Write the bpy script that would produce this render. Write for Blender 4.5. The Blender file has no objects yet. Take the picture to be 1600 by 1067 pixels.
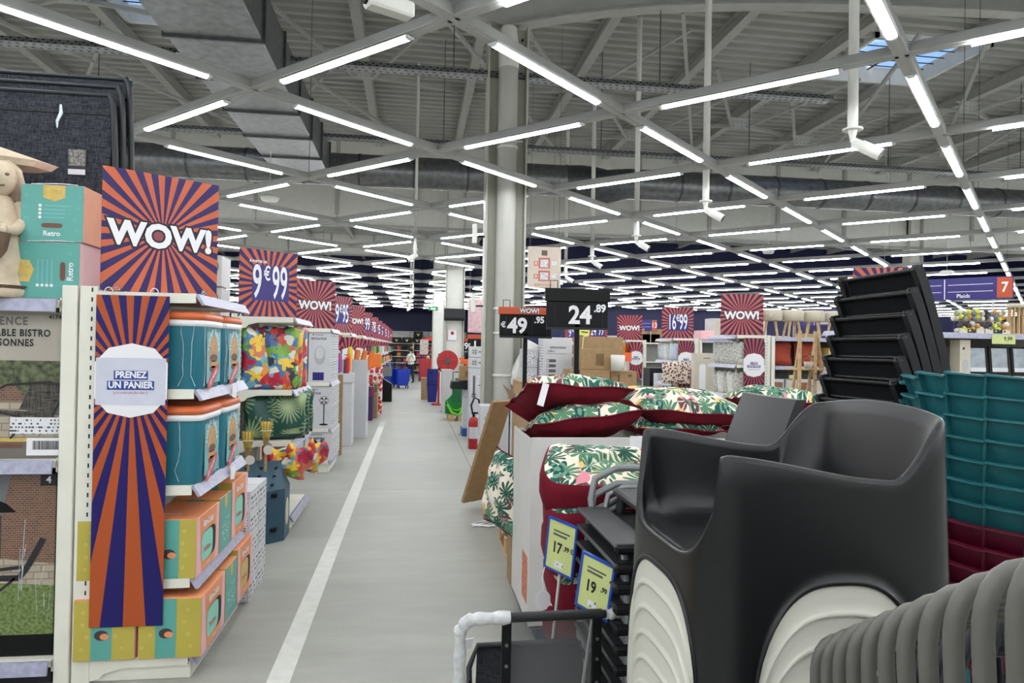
import bpy, math, random
from mathutils import Vector, Matrix
random.seed(7)
SC = bpy.context.scene
COL = SC.collection
PI = math.pi
# ---------------------------------------------------------------- camera, world, exposure
F, CH = 1110.0, 1.75
YAW, PITCH, ROLL = math.atan((800-646)/F), math.atan(10.5/F), 0.018
fw = Vector((math.sin(YAW)*math.cos(PITCH), math.cos(YAW)*math.cos(PITCH), math.sin(PITCH)))
r0 = Vector((math.cos(YAW), -math.sin(YAW), 0)); u0 = r0.cross(fw)
RV = r0*math.cos(ROLL)+u0*math.sin(ROLL); UV = u0*math.cos(ROLL)-r0*math.sin(ROLL)
cam = bpy.data.cameras.new('camera'); camo = bpy.data.objects.new('camera', cam); COL.objects.link(camo)
cam.sensor_fit = 'HORIZONTAL'; cam.sensor_width = 36.0; cam.lens = F/1600*36.0; cam.clip_start = 0.05; cam.clip_end = 200
camo.matrix_world = Matrix(((RV.x, UV.x, -fw.x, 0), (RV.y, UV.y, -fw.y, 0), (RV.z, UV.z, -fw.z, CH), (0, 0, 0, 1)))
SC.camera = camo
SC.view_settings.view_transform = 'Standard'; SC.view_settings.look = 'None'
SC.view_settings.gamma = 1.0; SC.view_settings.exposure = 0.0; SC.view_settings.use_curve_mapping = False
TUBE_STRENGTH = 35.0
w = bpy.data.worlds.new('World'); SC.world = w; w.use_nodes = True
bg = w.node_tree.nodes['Background']
sky = w.node_tree.nodes.new('ShaderNodeTexSky'); sky.sky_type = 'NISHITA'; sky.sun_disc = False
sky.sun_elevation = math.radians(35); sky.sun_rotation = math.radians(200)
w.node_tree.links.new(sky.outputs[0], bg.inputs[0]); bg.inputs[1].default_value = 0.3

def ray(x, y): return fw+RV*((x-800)/F)+UV*((533.5-y)/F)
def onY(x, y, Y):
    d = ray(x, y); return Vector((0, 0, CH))+d*(Y/d.y)
def onZ(x, y, Z):
    d = ray(x, y); return Vector((0, 0, CH))+d*((Z-CH)/d.z)

# ---------------------------------------------------------------- materials
def lin(c):
    return tuple(((v/255)/12.92 if v/255 <= .04045 else ((v/255+.055)/1.055)**2.4) for v in c)+(1.0,)
MATS = {}
class NT:
    """small helper around a material node tree"""
    def __init__(s, name, rough=.5, metal=0., spec=.5):
        s.m = bpy.data.materials.new(name); s.m.use_nodes = True
        s.t = s.m.node_tree; s.b = s.t.nodes['Principled BSDF']
        s.b.inputs['Roughness'].default_value = rough; s.b.inputs['Metallic'].default_value = metal
        s.b.inputs['Specular IOR Level'].default_value = spec
    def n(s, typ, **k):
        nd = s.t.nodes.new('ShaderNode'+typ)
        for a, v in k.items(): setattr(nd, a, v)
        return nd
    def set(s, sock, v):
        if hasattr(v, 'is_output') or isinstance(v, bpy.types.NodeSocket): s.t.links.new(v, sock)
        elif v is not None: sock.default_value = v
    def math(s, op, a, b=None, c=None):
        nd = s.n('Math', operation=op)
        for i, v in enumerate((a, b, c)): s.set(nd.inputs[i], v)
        return nd.outputs[0]
    def mix(s, f, a, b):
        nd = s.n('Mix', data_type='RGBA')
        s.set(nd.inputs[0], f); s.set(nd.inputs[6], a); s.set(nd.inputs[7], b)
        return nd.outputs[2]
    def coord(s, which='Object'): return s.n('TexCoord').outputs[which]
    def mapping(s, v, scale=(1, 1, 1), rot=(0, 0, 0), loc=(0, 0, 0)):
        nd = s.n('Mapping'); s.set(nd.inputs[0], v); nd.inputs[1].default_value = loc; nd.inputs[2].default_value = rot; nd.inputs[3].default_value = scale
        return nd.outputs[0]
    def noise(s, v, scale, detail=3, rough=.5):
        nd = s.n('TexNoise'); s.set(nd.inputs['Vector'], v); nd.inputs['Scale'].default_value = scale
        nd.inputs['Detail'].default_value = detail; nd.inputs['Roughness'].default_value = rough
        return nd.outputs['Fac']
    def ramp(s, f, stops):
        nd = s.n('ValToRGB'); s.set(nd.inputs[0], f); e = nd.color_ramp.elements
        while len(e) < len(stops): e.new(.5)
        for el, (p, c) in zip(e, stops): el.position = p; el.color = c
        return nd.outputs[0]
    def xyz(s, v):
        nd = s.n('SeparateXYZ'); s.set(nd.inputs[0], v); return nd.outputs
    def base(s, v): s.set(s.b.inputs['Base Color'], v)
    def bump(s, h, strength=.3, dist=.01):
        nd = s.n('Bump'); nd.inputs['Strength'].default_value = strength; nd.inputs['Distance'].default_value = dist
        s.set(nd.inputs['Height'], h); s.t.links.new(nd.outputs[0], s.b.inputs['Normal'])

def M(name, rgb, rough=.5, metal=0., var=.06, scale=6., bump=0., spec=.5, alpha=None, trans=None):
    if name in MATS: return MATS[name]
    k = NT(name, rough, metal, spec); c = lin(rgb)
    if var > 0:
        f = k.noise(k.coord(), scale, 4)
        lo = tuple(v*(1-var*1.6) for v in c[:3])+(1,); hi = tuple(min(1, v*(1+var)) for v in c[:3])+(1,)
        k.base(k.ramp(f, [(.3, lo), (.7, hi)]))
        if bump: k.bump(f, bump, .004)
    else: k.base(c)
    if alpha is not None: k.b.inputs['Alpha'].default_value = alpha
    if trans is not None: k.b.inputs['Transmission Weight'].default_value = trans
    k.m.diffuse_color = c
    MATS[name] = k.m
    return k.m

def m_emit(name, rgb, strength):
    k = NT(name, .4); k.base(lin(rgb)); k.b.inputs['Emission Color'].default_value = lin(rgb); k.b.inputs['Emission Strength'].default_value = strength
    MATS[name] = k.m; return k.m

def m_sunburst(name, orange, purple, n=32, cz=0.):
    k = NT(name, .42, spec=.3); x, y, z = k.xyz(k.coord())
    a = k.math('ARCTAN2', k.math('SUBTRACT', z, cz), x)
    s = k.math('SINE', k.math('MULTIPLY_ADD', a, float(n), .4))
    f = k.math('GREATER_THAN', s, 0.0)
    k.base(k.mix(f, lin(purple), lin(orange)))
    MATS[name] = k.m; return k.m

def cells(k, vec, scale, rnd=1.):
    """voronoi cells: local 2d offset radius, angle and a random colour for each cell"""
    v = k.n('TexVoronoi'); k.set(v.inputs['Vector'], vec); v.inputs['Scale'].default_value = scale; v.inputs['Randomness'].default_value = rnd
    sub = k.n('VectorMath', operation='SUBTRACT'); k.set(sub.inputs[0], vec); k.t.links.new(v.outputs['Position'], sub.inputs[1])
    x, y, z = k.xyz(sub.outputs[0])
    cr, cg, cb = k.xyz(v.outputs['Color'])
    r = k.math('SQRT', k.math('ADD', k.math('MULTIPLY', x, x), k.math('MULTIPLY', y, y)))
    a = k.math('ADD', k.math('ARCTAN2', y, x), k.math('MULTIPLY', cr, 6.28))
    return r, a, (cr, cg, cb)

def flat_vec(k, plane='xy', scale=1., use_random=True):
    x, y, z = k.xyz(k.coord())
    nd = k.n('CombineXYZ')
    a, b = {'xy': (x, y), 'xz': (x, z), 'yz': (y, z)}[plane]
    if use_random:
        r = k.n('ObjectInfo').outputs['Random']
        a = k.math('MULTIPLY_ADD', r, 7.3, a); b = k.math('MULTIPLY_ADD', r, 3.1, b)
    k.set(nd.inputs[0], a); k.set(nd.inputs[1], b)
    return nd.outputs[0]

def warp(k, vec, amt, sc=9.):
    nz = k.n('TexNoise'); k.set(nz.inputs['Vector'], vec); nz.inputs['Scale'].default_value = sc
    a = k.n('VectorMath', operation='SUBTRACT'); k.t.links.new(nz.outputs['Color'], a.inputs[0]); a.inputs[1].default_value = (.5, .5, .5)
    b = k.n('VectorMath', operation='SCALE'); k.t.links.new(a.outputs[0], b.inputs[0]); b.inputs['Scale'].default_value = amt
    c = k.n('VectorMath', operation='ADD'); k.set(c.inputs[0], vec); k.t.links.new(b.outputs[0], c.inputs[1]); return c.outputs[0]

def fan(k, vec, scale, n, R, inner=.35):
    """star / palm fan mask in voronoi cells"""
    r, a, c = cells(k, vec, scale)
    edge = k.math('MULTIPLY_ADD', k.math('ABSOLUTE', k.math('SINE', k.math('MULTIPLY', a, n))), R*(1-inner), R*inner)
    return k.math('LESS_THAN', r, edge), c, r, a

def m_tropical(name, plane='xy'):
    k = NT(name, .8, spec=.2); v = warp(k, flat_vec(k, plane), .05)
    col = lin((232, 222, 205))
    m1, c1, r1, a1 = fan(k, k.mapping(v, loc=(.37, .11, 0)), 5.2, 1.5, .095, .2)
    col = k.mix(k.math('MULTIPLY', m1, k.math('GREATER_THAN', c1[1], .45)), col, k.mix(k.math('GREATER_THAN', c1[2], .5), lin((214, 138, 150)), lin((226, 190, 120))))
    m4, c4, r4, a4 = fan(k, k.mapping(v, loc=(.71, .5, 0)), 6.5, 1., .07, .10)
    vein = k.math('GREATER_THAN', k.math('SINE', k.math('MULTIPLY', a4, 9.)), .6)
    col = k.mix(m4, col, k.mix(vein, k.mix(k.math('GREATER_THAN', c4[1], .3), lin((122, 62, 72)), lin((44, 96, 86))), lin((196, 205, 188))))
    m2, c2, r2, a2 = fan(k, v, 6.6, 5.5, .08, .16)
    col = k.mix(m2, col, k.mix(k.math('GREATER_THAN', c2[1], .5), lin((38, 88, 72)), lin((88, 132, 104))))
    m3, c3, r3, a3 = fan(k, k.mapping(v, loc=(.2, .83, 0)), 5.0, 2.5, .06, .25)
    col = k.mix(k.math('MULTIPLY', m3, k.math('GREATER_THAN', c3[0], .35)), col, k.mix(k.math('GREATER_THAN', k.math('SINE', k.math('MULTIPLY', r3, 210.)), .1), lin((30, 82, 76)), lin((104, 150, 128))))
    k.base(col); k.bump(k.noise(v, 60, 2), .15, .003)
    MATS[name] = k.m; return k.m

def m_floral(name, plane='xz'):
    k = NT(name, .35, spec=.5); v = warp(k, flat_vec(k, plane), .11)
    r0_, a0_, c0 = cells(k, v, 9.)
    col = k.ramp(c0[0], [(0., lin((70, 120, 165))), (.25, lin((214, 120, 88))), (.45, lin((60, 62, 80))), (.6, lin((120, 175, 200))), (.8, lin((205, 80, 70))), (1., lin((235, 225, 210)))])
    col.node.color_ramp.interpolation = 'CONSTANT'
    m1, c1, r1, a1 = fan(k, k.mapping(v, loc=(.3, .6, 0)), 6., 2.5, .085, .3)
    pal = k.ramp(c1[1], [(0., lin((230, 150, 40))), (.3, lin((120, 170, 60))), (.5, lin((190, 40, 70))), (.7, lin((240, 200, 60))), (.9, lin((60, 90, 150)))])
    pal.node.color_ramp.interpolation = 'CONSTANT'
    col = k.mix(m1, col, pal)
    m2, c2, r2, a2 = fan(k, k.mapping(v, loc=(.9, .2, 0)), 6., .5, .05, .15)
    col = k.mix(k.math('MULTIPLY', m2, k.math('GREATER_THAN', c2[1], .5)), col, lin((226, 226, 212)))
    k.base(col); MATS[name] = k.m; return k.m

def m_palm(name, plane='xz'):
    k = NT(name, .35); v = flat_vec(k, plane)
    m1, c1, r1, a1 = fan(k, v, 3.4, 11., .17, .12)
    col = k.mix(k.math('MULTIPLY', m1, k.math('MULTIPLY_ADD', r1, -3., .9)), lin((24, 74, 66)), lin((170, 190, 140)))
    k.base(col); MATS[name] = k.m; return k.m

def m_speckle(name, ground, spots, plane='xz', scale=22, r=.018):
    k = NT(name, .6); v = flat_vec(k, plane)
    rr, a, c = cells(k, v, scale)
    k.base(k.mix(k.math('LESS_THAN', rr, r), lin(ground), lin(spots))); MATS[name] = k.m; return k.m

def m_lines(name, ground, ink, plane='xz', row=55., cover=.45):
    """rows of small print"""
    k = NT(name, .5); x, y, z = k.xyz(k.coord())
    a, b = {'xz': (x, z), 'yz': (y, z), 'xy': (x, y)}[plane]
    nd = k.n('CombineXYZ'); k.set(nd.inputs[0], k.math('MULTIPLY', a, row*.35)); k.set(nd.inputs[1], k.math('FLOOR', k.math('MULTIPLY', b, row)))
    f = k.math('GREATER_THAN', k.noise(nd.outputs[0], 3.2, 2), 1-cover)
    g = k.math('GREATER_THAN', k.math('FRACT', k.math('MULTIPLY', b, row)), .5)
    k.base(k.mix(k.math('MULTIPLY', f, g), lin(ground), lin(ink))); MATS[name] = k.m; return k.m

def m_fabric(name, rgb, rgb2, scale=260):
    k = NT(name, .95, spec=.2); co = k.coord()
    f1 = k.noise(k.mapping(co, scale=(1, 1, .12)), scale, 2); f2 = k.noise(k.mapping(co, scale=(.12, .12, 1)), scale, 2)
    k.base(k.ramp(k.math('MULTIPLY_ADD', f1, .5, k.math('MULTIPLY', f2, .5)), [(.36, lin(rgb)), (.64, lin(rgb2))]))
    k.bump(f1, .2, .002); MATS[name] = k.m; return k.m

WHITE = M('white_paint', (226, 226, 220), .45, var=.03)
CREAM = M('cream_steel', (226, 225, 213), .42, var=.03)
STEELW = M('white_steel', (196, 197, 194), .5, var=.04)
ROOFW = M('roof_paint', (172, 172, 168), .6, var=.05)
GALV = M('galvanised', (118, 120, 122), .36, .7, var=.18, scale=9)
GALVD = M('galvanised_dark', (84, 87, 90), .4, .6, var=.2, scale=12)
BLACK = M('black_plastic', (9, 10, 12), .5, var=.1, spec=.25)
DARK = M('charcoal_metal', (34, 36, 40), .42, var=.1, spec=.35)
PANEL = M('grey_back_panel', (120, 121, 118), .6, var=.05)
RAIL = M('price_rail_plastic', (160, 161, 184), .35, var=.12, scale=30)
BROWN = M('cardboard', (160, 132, 96), .8, var=.08, scale=14)
BROWND = M('cardboard_dark', (120, 96, 66), .85, var=.1, scale=14)
CARTW = M('white_carton', (202, 203, 208), .5, var=.03)
INK = M('black_ink', (30, 30, 34), .6, var=0)
PRINTW = M('white_print', (232, 232, 236), .5, var=0)
PURPLE = M('purple_print', (46, 38, 116), .45, var=0)
ORANGE = M('orange_print', (186, 78, 42), .45, var=0)
NAVY = M('navy_paint', (13, 19, 66), .6, var=.05, scale=1)
BURG = M('burgundy_cloth', (106, 16, 34), .85, var=.1, scale=18, bump=.2, spec=.2)
WOOD = M('pale_wood', (196, 166, 124), .6, var=.15, scale=14)
LINES = m_lines('small_print', (222, 223, 228), (70, 72, 80))
LINESY = m_lines('small_print_side', (214, 215, 219), (90, 92, 98), 'yz', 28, .5)
SUN = m_sunburst('sunburst_print', (192, 96, 64), (46, 34, 92), 28)
SUNB = m_sunburst('sunburst_banner_print', (172, 80, 38), (28, 22, 96), 36)
SUNP = m_sunburst('sunburst_pinkish_print', (192, 90, 72), (50, 28, 80), 26)
TROP = m_tropical('tropical_print')
FLOR = m_floral('flower_print'); FLORY = m_floral('flower_print_side', 'yz')
PALM = m_palm('palm_print'); PALMY = m_palm('palm_print_side', 'yz')
TUBE = m_emit('led_diffuser', (250, 253, 255), TUBE_STRENGTH)
CLEAR = M('clear_plastic', (235, 238, 240), .08, var=0, trans=.9)

# ---------------------------------------------------------------- mesh building
class MB:
    def __init__(s): s.v = []; s.f = []; s.mi = []; s.sm = []
    def add(s, vs, fs, mi=0, sm=False):
        o = len(s.v); s.v += [tuple(p) for p in vs]
        for f in fs: s.f.append([i+o for i in f]); s.mi.append(mi); s.sm.append(sm)
        return s
    def box(s, x0, x1, y0, y1, z0, z1, c=0., mi=0, mat=None):
        if x1 < x0: x0, x1 = x1, x0
        if y1 < y0: y0, y1 = y1, y0
        if z1 < z0: z0, z1 = z1, z0
        c = min(c, .45*min(x1-x0, y1-y0, z1-z0))
        if c <= 0:
            vs = [(x, y, z) for z in (z0, z1) for y in (y0, y1) for x in (x0, x1)]
            fs = [(0, 2, 3, 1), (4, 5, 7, 6), (0, 1, 5, 4), (2, 6, 7, 3), (0, 4, 6, 2), (1, 3, 7, 5)]
        else:
            vs = []; idx = {}
            for i, (sx, x) in enumerate(((1, x0), (-1, x1))):
                for j, (sy, y) in enumerate(((1, y0), (-1, y1))):
                    for l, (sz, z) in enumerate(((1, z0), (-1, z1))):
                        idx[i, j, l, 0] = len(vs); vs.append((x, y+sy*c, z+sz*c))
                        idx[i, j, l, 1] = len(vs); vs.append((x+sx*c, y, z+sz*c))
                        idx[i, j, l, 2] = len(vs); vs.append((x+sx*c, y+sy*c, z))
            fs = []
            I = lambda *a: idx[a]
            fs += [(I(0, 0, 0, 0), I(0, 0, 1, 0), I(0, 1, 1, 0), I(0, 1, 0, 0)), (I(1, 0, 0, 0), I(1, 1, 0, 0), I(1, 1, 1, 0), I(1, 0, 1, 0))]
            fs += [(I(0, 0, 0, 1), I(1, 0, 0, 1), I(1, 0, 1, 1), I(0, 0, 1, 1)), (I(0, 1, 0, 1), I(0, 1, 1, 1), I(1, 1, 1, 1), I(1, 1, 0, 1))]
            fs += [(I(0, 0, 0, 2), I(0, 1, 0, 2), I(1, 1, 0, 2), I(1, 0, 0, 2)), (I(0, 0, 1, 2), I(1, 0, 1, 2), I(1, 1, 1, 2), I(0, 1, 1, 2))]
            for l in (0, 1):
                for j in (0, 1): fs.append((I(0, j, l, 1), I(0, j, l, 2), I(1, j, l, 2), I(1, j, l, 1)))
                for i in (0, 1): fs.append((I(i, 0, l, 0), I(i, 0, l, 2), I(i, 1, l, 2), I(i, 1, l, 0)))
            for i in (0, 1):
                for j in (0, 1): fs.append((I(i, j, 0, 0), I(i, j, 0, 1), I(i, j, 1, 1), I(i, j, 1, 0)))
            for i in (0, 1):
                for j in (0, 1):
                    for l in (0, 1): fs.append((I(i, j, l, 0), I(i, j, l, 1), I(i, j, l, 2)))
        if mat is not None: vs = [mat @ Vector(p) for p in vs]
        return s.add(vs, fs, mi)
    def beam(s, p0, p1, w, h, mi=0):
        """rectangular bar from p0 to p1: w across, h in the up direction"""
        p0, p1 = Vector(p0), Vector(p1); d = (p1-p0).normalized()
        up = Vector((0, 0, 1)) if abs(d.z) < .98 else Vector((1, 0, 0))
        a = d.cross(up).normalized()*(w/2); b = a.cross(d).normalized()*(h/2)
        vs = [p+q for p in (p0, p1) for q in (-a-b, a-b, a+b, -a+b)]
        return s.add(vs, [(0, 1, 2, 3), (7, 6, 5, 4), (0, 4, 5, 1), (1, 5, 6, 2), (2, 6, 7, 3), (3, 7, 4, 0)], mi)
    def tube(s, pts, r, n=10, closed=False, mi=0, caps=True):
        pts = [Vector(p) for p in pts]; N = len(pts); rs = r if isinstance(r, (list, tuple)) else [r]*N
        nrm = None; vs = []
        for i, p in enumerate(pts):
            a = pts[i-1] if (i > 0 or closed) else p; b = pts[(i+1) % N] if (i < N-1 or closed) else p
            t = (b-a).normalized()
            if nrm is None:
                nrm = t.cross(Vector((0, 0, 1)) if abs(t.z) < .9 else Vector((1, 0, 0))).normalized()
            else:
                nrm = (nrm-t*nrm.dot(t))
                nrm = nrm.normalized() if nrm.length > 1e-6 else t.orthogonal().normalized()
            bn = t.cross(nrm)
            for k in range(n):
                an = 2*PI*k/n; vs.append(p+(nrm*math.cos(an)+bn*math.sin(an))*rs[i])
        fs = []
        for i in range(N if closed else N-1):
            j = (i+1) % N
            for k in range(n): fs.append((i*n+k, i*n+(k+1) % n, j*n+(k+1) % n, j*n+k))
        s.add(vs, fs, mi, True)
        if caps and not closed:
            s.add(vs[:n], [tuple(range(n-1, -1, -1))], mi); s.add(vs[-n:], [tuple(range(n))], mi)
        return s
    def cyl(s, p0, p1, r, r1=None, n=14, mi=0): return s.tube([p0, p1], [r, r if r1 is None else r1], n, mi=mi)
    def lathe(s, prof, c=(0, 0, 0), n=20, mi=0, sx=1, sy=1):
        vs = [(c[0]+r*math.cos(2*PI*k/n)*sx, c[1]+r*math.sin(2*PI*k/n)*sy, c[2]+z) for r, z in prof for k in range(n)]
        fs = [(i*n+k, i*n+(k+1) % n, (i+1)*n+(k+1) % n, (i+1)*n+k) for i in range(len(prof)-1) for k in range(n)]
        s.add(vs, fs, mi, True)
        return s
    def ball(s, c, r, n=14, m=8, mi=0):
        r = r if isinstance(r, (tuple, list)) else (r, r, r)
        vs = [(c[0]+r[0]*math.sin(PI*i/m)*math.cos(2*PI*k/n), c[1]+r[1]*math.sin(PI*i/m)*math.sin(2*PI*k/n), c[2]-r[2]*math.cos(PI*i/m)) for i in range(m+1) for k in range(n)]
        fs = [(i*n+k, i*n+(k+1) % n, (i+1)*n+(k+1) % n, (i+1)*n+k) for i in range(m) for k in range(n)]
        return s.add(vs, fs, mi, True)
    def prism(s, poly, plane, t0, t1, mi=0):
        """extruded polygon; plane 'xz' (t along y), 'yz' (t along x), 'xy' (t along z)"""
        f = {'xz': lambda a, b, t: (a, t, b), 'yz': lambda a, b, t: (t, a, b), 'xy': lambda a, b, t: (a, b, t)}[plane]
        n = len(poly); vs = [f(a, b, t0) for a, b in poly]+[f(a, b, t1) for a, b in poly]
        fs = [tuple(range(n)), tuple(range(2*n-1, n-1, -1))]+[(i, i+n, (i+1) % n+n, (i+1) % n) for i in range(n)]
        return s.add(vs, fs, mi)
    def grid(s, nu, nv, fn, cu=False, mi=0, sm=True):
        vs = [fn(i/(nu if cu else nu-1), j/(nv-1)) for j in range(nv) for i in range(nu)]
        fs = [(j*nu+i, j*nu+(i+1) % nu, (j+1)*nu+(i+1) % nu, (j+1)*nu+i) for j in range(nv-1) for i in range(nu if cu else nu-1)]
        return s.add(vs, fs, mi, sm)
    def mesh(s, name, mats):
        me = bpy.data.meshes.new(name); me.from_pydata(s.v, [], s.f)
        for m in (mats if isinstance(mats, (list, tuple)) else [mats]): me.materials.append(m)
        me.polygons.foreach_set('material_index', s.mi); me.polygons.foreach_set('use_smooth', s.sm)
        me.update(); return me
    def build(s, name, mats, parent=None, loc=(0, 0, 0), rot=(0, 0, 0)):
        return link(name, s.mesh(name, mats), parent, loc, rot)

def link(name, data, parent=None, loc=(0, 0, 0), rot=(0, 0, 0)):
    o = bpy.data.objects.new(name, data); COL.objects.link(o); o.parent = parent; o.location = loc; o.rotation_euler = rot
    return o
def tag(o, label, cat, group=None):
    o['label'] = label; o['category'] = cat
    if group: o['group'] = group
    return o
def thing(name, label, cat, loc=(0, 0, 0), rz=0., group=None, rot=None):
    return tag(link(name, None, None, loc, rot or (0, 0, rz)), label, cat, group)
def struct(o): o['kind'] = 'structure'; return o
def stuff(o): o['kind'] = 'stuff'; return o
def kids(o): return [c for c in COL.objects if c.parent == o]
CHILD = {}
def copy_tree(o, loc=None, rot=None, label=None, group=None, parent=None, tree=None):
    c = o.copy(); COL.objects.link(c)
    if parent is not None: c.parent = parent
    if loc is not None: c.location = loc
    if rot is not None: c.rotation_euler = rot
    if label: c['label'] = label
    if group: c['group'] = group
    for ch in (tree or kids(o)):
        d = ch.copy(); COL.objects.link(d); d.parent = c
        for g in ch.children:
            e = g.copy(); COL.objects.link(e); e.parent = d
    return c

FACE = {'S': (PI/2, 0, 0), 'E': (PI/2, 0, PI/2), 'W': (PI/2, 0, -PI/2), 'U': (0, 0, 0), 'N': (PI/2, 0, PI)}
TXT = {}
def text_mesh(body, size, off=0., ext=0., sx=1., align='CENTER', space=1.):
    key = (body, round(size, 4), off, ext, sx, align, space)
    if key not in TXT:
        cu = bpy.data.curves.new('lettering', 'FONT'); cu.body = body; cu.size = size; cu.offset = off; cu.extrude = ext
        cu.align_x = align; cu.align_y = 'CENTER'; cu.resolution_u = 3; cu.space_character = space
        o = bpy.data.objects.new('tmp', cu); COL.objects.link(o)
        me = bpy.data.meshes.new_from_object(o.evaluated_get(bpy.context.evaluated_depsgraph_get()))
        bpy.data.objects.remove(o); bpy.data.curves.remove(cu)
        if sx != 1:
            for v in me.vertices: v.co.x *= sx
        TXT[key] = me
    return TXT[key]
def text(body, size, mat, parent, loc, face='S', off=0., sx=1., name='lettering', align='CENTER', rot=None, space=1.):
    me = text_mesh(body, size, off, 0., sx, align, space)
    if not me.materials: me.materials.append(mat)
    if me.materials[0] is not mat:
        me = me.copy(); me.materials.clear(); me.materials.append(mat)
    return link(name, me, parent, loc, rot or FACE[face])

def ell(cx, cz, a, b, n=20, p=2.):
    return [(cx+a*math.copysign(abs(math.cos(t))**(2/p), math.cos(t)), cz+b*math.copysign(abs(math.sin(t))**(2/p), math.sin(t))) for t in [2*PI*i/n for i in range(n)]]
def decal(poly, plane, t, mat, parent, name='print', th=.0008, loc=(0, 0, 0)):
    return MB().prism(poly, plane, t, t+th).build(name, mat, parent, loc)
def rect(x0, x1, z0, z1): return [(x0, z0), (x1, z0), (x1, z1), (x0, z1)]
def smooth(t): t = max(0., min(1., t)); return t*t*(3-2*t)
# ---------------------------------------------------------------- the hall: floor, walls, roof
XW, XE, YS, YN, ROOF = -22.0, 42.0, -17.0, 47.5, 7.66
k = NT('polished_concrete', .4, spec=.3); co = k.coord()
n1 = k.noise(co, .55, 5, .6); n2 = k.noise(k.mapping(co, scale=(.5, 2.2, 1)), 2.6, 4, .6); n3 = k.noise(co, 42, 2)
mixn = k.math('MULTIPLY_ADD', n1, .45, k.math('MULTIPLY_ADD', n2, .45, k.math('MULTIPLY', n3, .1)))
k.base(k.ramp(mixn, [(.32, lin((142, 143, 136))), (.5, lin((155, 156, 149))), (.68, lin((170, 171, 164)))]))
k.set(k.b.inputs['Roughness'], k.math('MULTIPLY_ADD', n2, .25, .34)); CONC = k.m
floor = struct(MB().box(XW, XE, YS, YN, -.3, -.012).build('floor', M('joint_filler', (108, 108, 104), .8, var=0)))
xs = [XW, -11.0, -5.2, .86, 6.9, 13.0, 22.0, 32.0, XE]; ys = [YS, -7.5, 1.2, 8.82, 19.2, 28.5, 38.0, YN]
for i in range(len(xs)-1):
    for j in range(len(ys)-1):
        MB().box(xs[i]+.003, xs[i+1]-.003, ys[j]+.003, ys[j+1]-.003, -.012, 0, .001).build('floor_slab', CONC, floor)
WALLG = M('wall_sheet', (150, 150, 148), .6, var=.04)
struct(MB().box(XW-.2, XW, YS, YN, 0, ROOF+.4).build('wall_left', NAVY))
struct(MB().box(XE, XE+.2, YS, YN, 0, ROOF+.4).build('wall_right', NAVY))
struct(MB().box(XW, XE, YS-.2, YS, 0, ROOF+.4).build('wall_front', WALLG))
struct(MB().box(3.5, XE, 37.4, 37.6, 0, ROOF+.05).build('wall_back_right', NAVY)); struct(MB().box(3.5, 3.7, 37.6, YN, 0, ROOF+.05).build('wall_return', NAVY))
wb = struct(MB().box(XW, XE, YN, YN+.2, 0, ROOF+.4).build('wall_back', NAVY))
# pale sheet panels above the back shelving
x = -14.0
while x < 24:
    MB().box(x+.01, x+1.24, YN-.06, YN, 1.6, 2.75, .01).build('panel', M('back_fascia', (206, 206, 202), .5, var=.02), wb); x += 1.25
# roof deck: trapezoidal ribs running across the aisle
prof = []; y = YS
while y < YN: prof += [(y, 0), (y+.12, 0), (y+.15, .07), (y+.27, .07)]; y += .30
SKY = [(8.35, 10.75, 12.0, 14.1), (-5.35, -3.45, 11.7, 13.9), (5.7, 7.5, 31, 33), (-7.4, -5.7, 26, 28)]
m = MB()
xb = sorted({XW, XE} | {v for s_ in SKY for v in s_[:2]})
for a, b in zip(xb, xb[1:]):
    for i in range(len(prof)-1):
        y0, y1 = prof[i][0], prof[i+1][0]
        if any(s_[0] <= a and b <= s_[1] and s_[2]-.02 < (y0+y1)/2 < s_[3]+.02 for s_ in SKY): continue
        m.add([(a, y0, ROOF+prof[i][1]), (b, y0, ROOF+prof[i][1]), (b, y1, ROOF+prof[i+1][1]), (a, y1, ROOF+prof[i+1][1])], [(0, 3, 2, 1)])
DECK = M('roof_deck_paint', (166, 166, 162), .55, var=.05, scale=2)
ceiling = struct(m.build('ceiling', DECK))
# deep purlins along the aisle
PX = [-1.08+2.2*i for i in range(-9, 20)]
pm = MB().box(-.09, .09, YS, YN, 7.40, 7.415).box(-.09, .09, YS, YN, 7.63, 7.645).box(-.006, .006, YS, YN, 7.415, 7.63).mesh('purlin', ROOFW)
for px_ in PX:
    if abs(px_-9.92) < .1: continue
    if XW < px_ < XE: link('purlin', pm, ceiling, (px_, 0, 0))
for y0, y1 in ((YS, 11.9), (14.2, YN)): MB().box(-.09, .09, y0, y1, 7.40, 7.415).box(-.09, .09, y0, y1, 7.63, 7.645).box(-.006, .006, y0, y1, 7.415, 7.63).build('purlin', ROOFW, ceiling, (9.92, 0, 0))
# haunched main girders across the aisle, on the column lines
def hz(x):
    d = abs(((x-1.28+9.2) % 18.4)-9.2); return 6.40+.72*(1-math.exp(-d/2.4))+.026*d
def girder(Y):
    m = MB(); X = XW
    while X < XE:
        a, b = X, min(X+.75, XE); za, zb = hz(a), hz(b)
        m.add([(a, Y-.008, za), (b, Y-.008, zb), (b, Y-.008, ROOF), (a, Y-.008, ROOF), (a, Y+.008, za), (b, Y+.008, zb), (b, Y+.008, ROOF), (a, Y+.008, ROOF)], [(0, 1, 2, 3), (7, 6, 5, 4)])
        m.add([(a, Y-.13, za), (b, Y-.13, zb), (b, Y+.13, zb), (a, Y+.13, za), (a, Y-.13, za-.025), (b, Y-.13, zb-.025), (b, Y+.13, zb-.025), (a, Y+.13, za-.025)], [(0, 1, 2, 3), (7, 6, 5, 4), (4, 5, 1, 0), (6, 7, 3, 2)])
        X += .75
    m.build('girder', ROOFW, ceiling)
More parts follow.
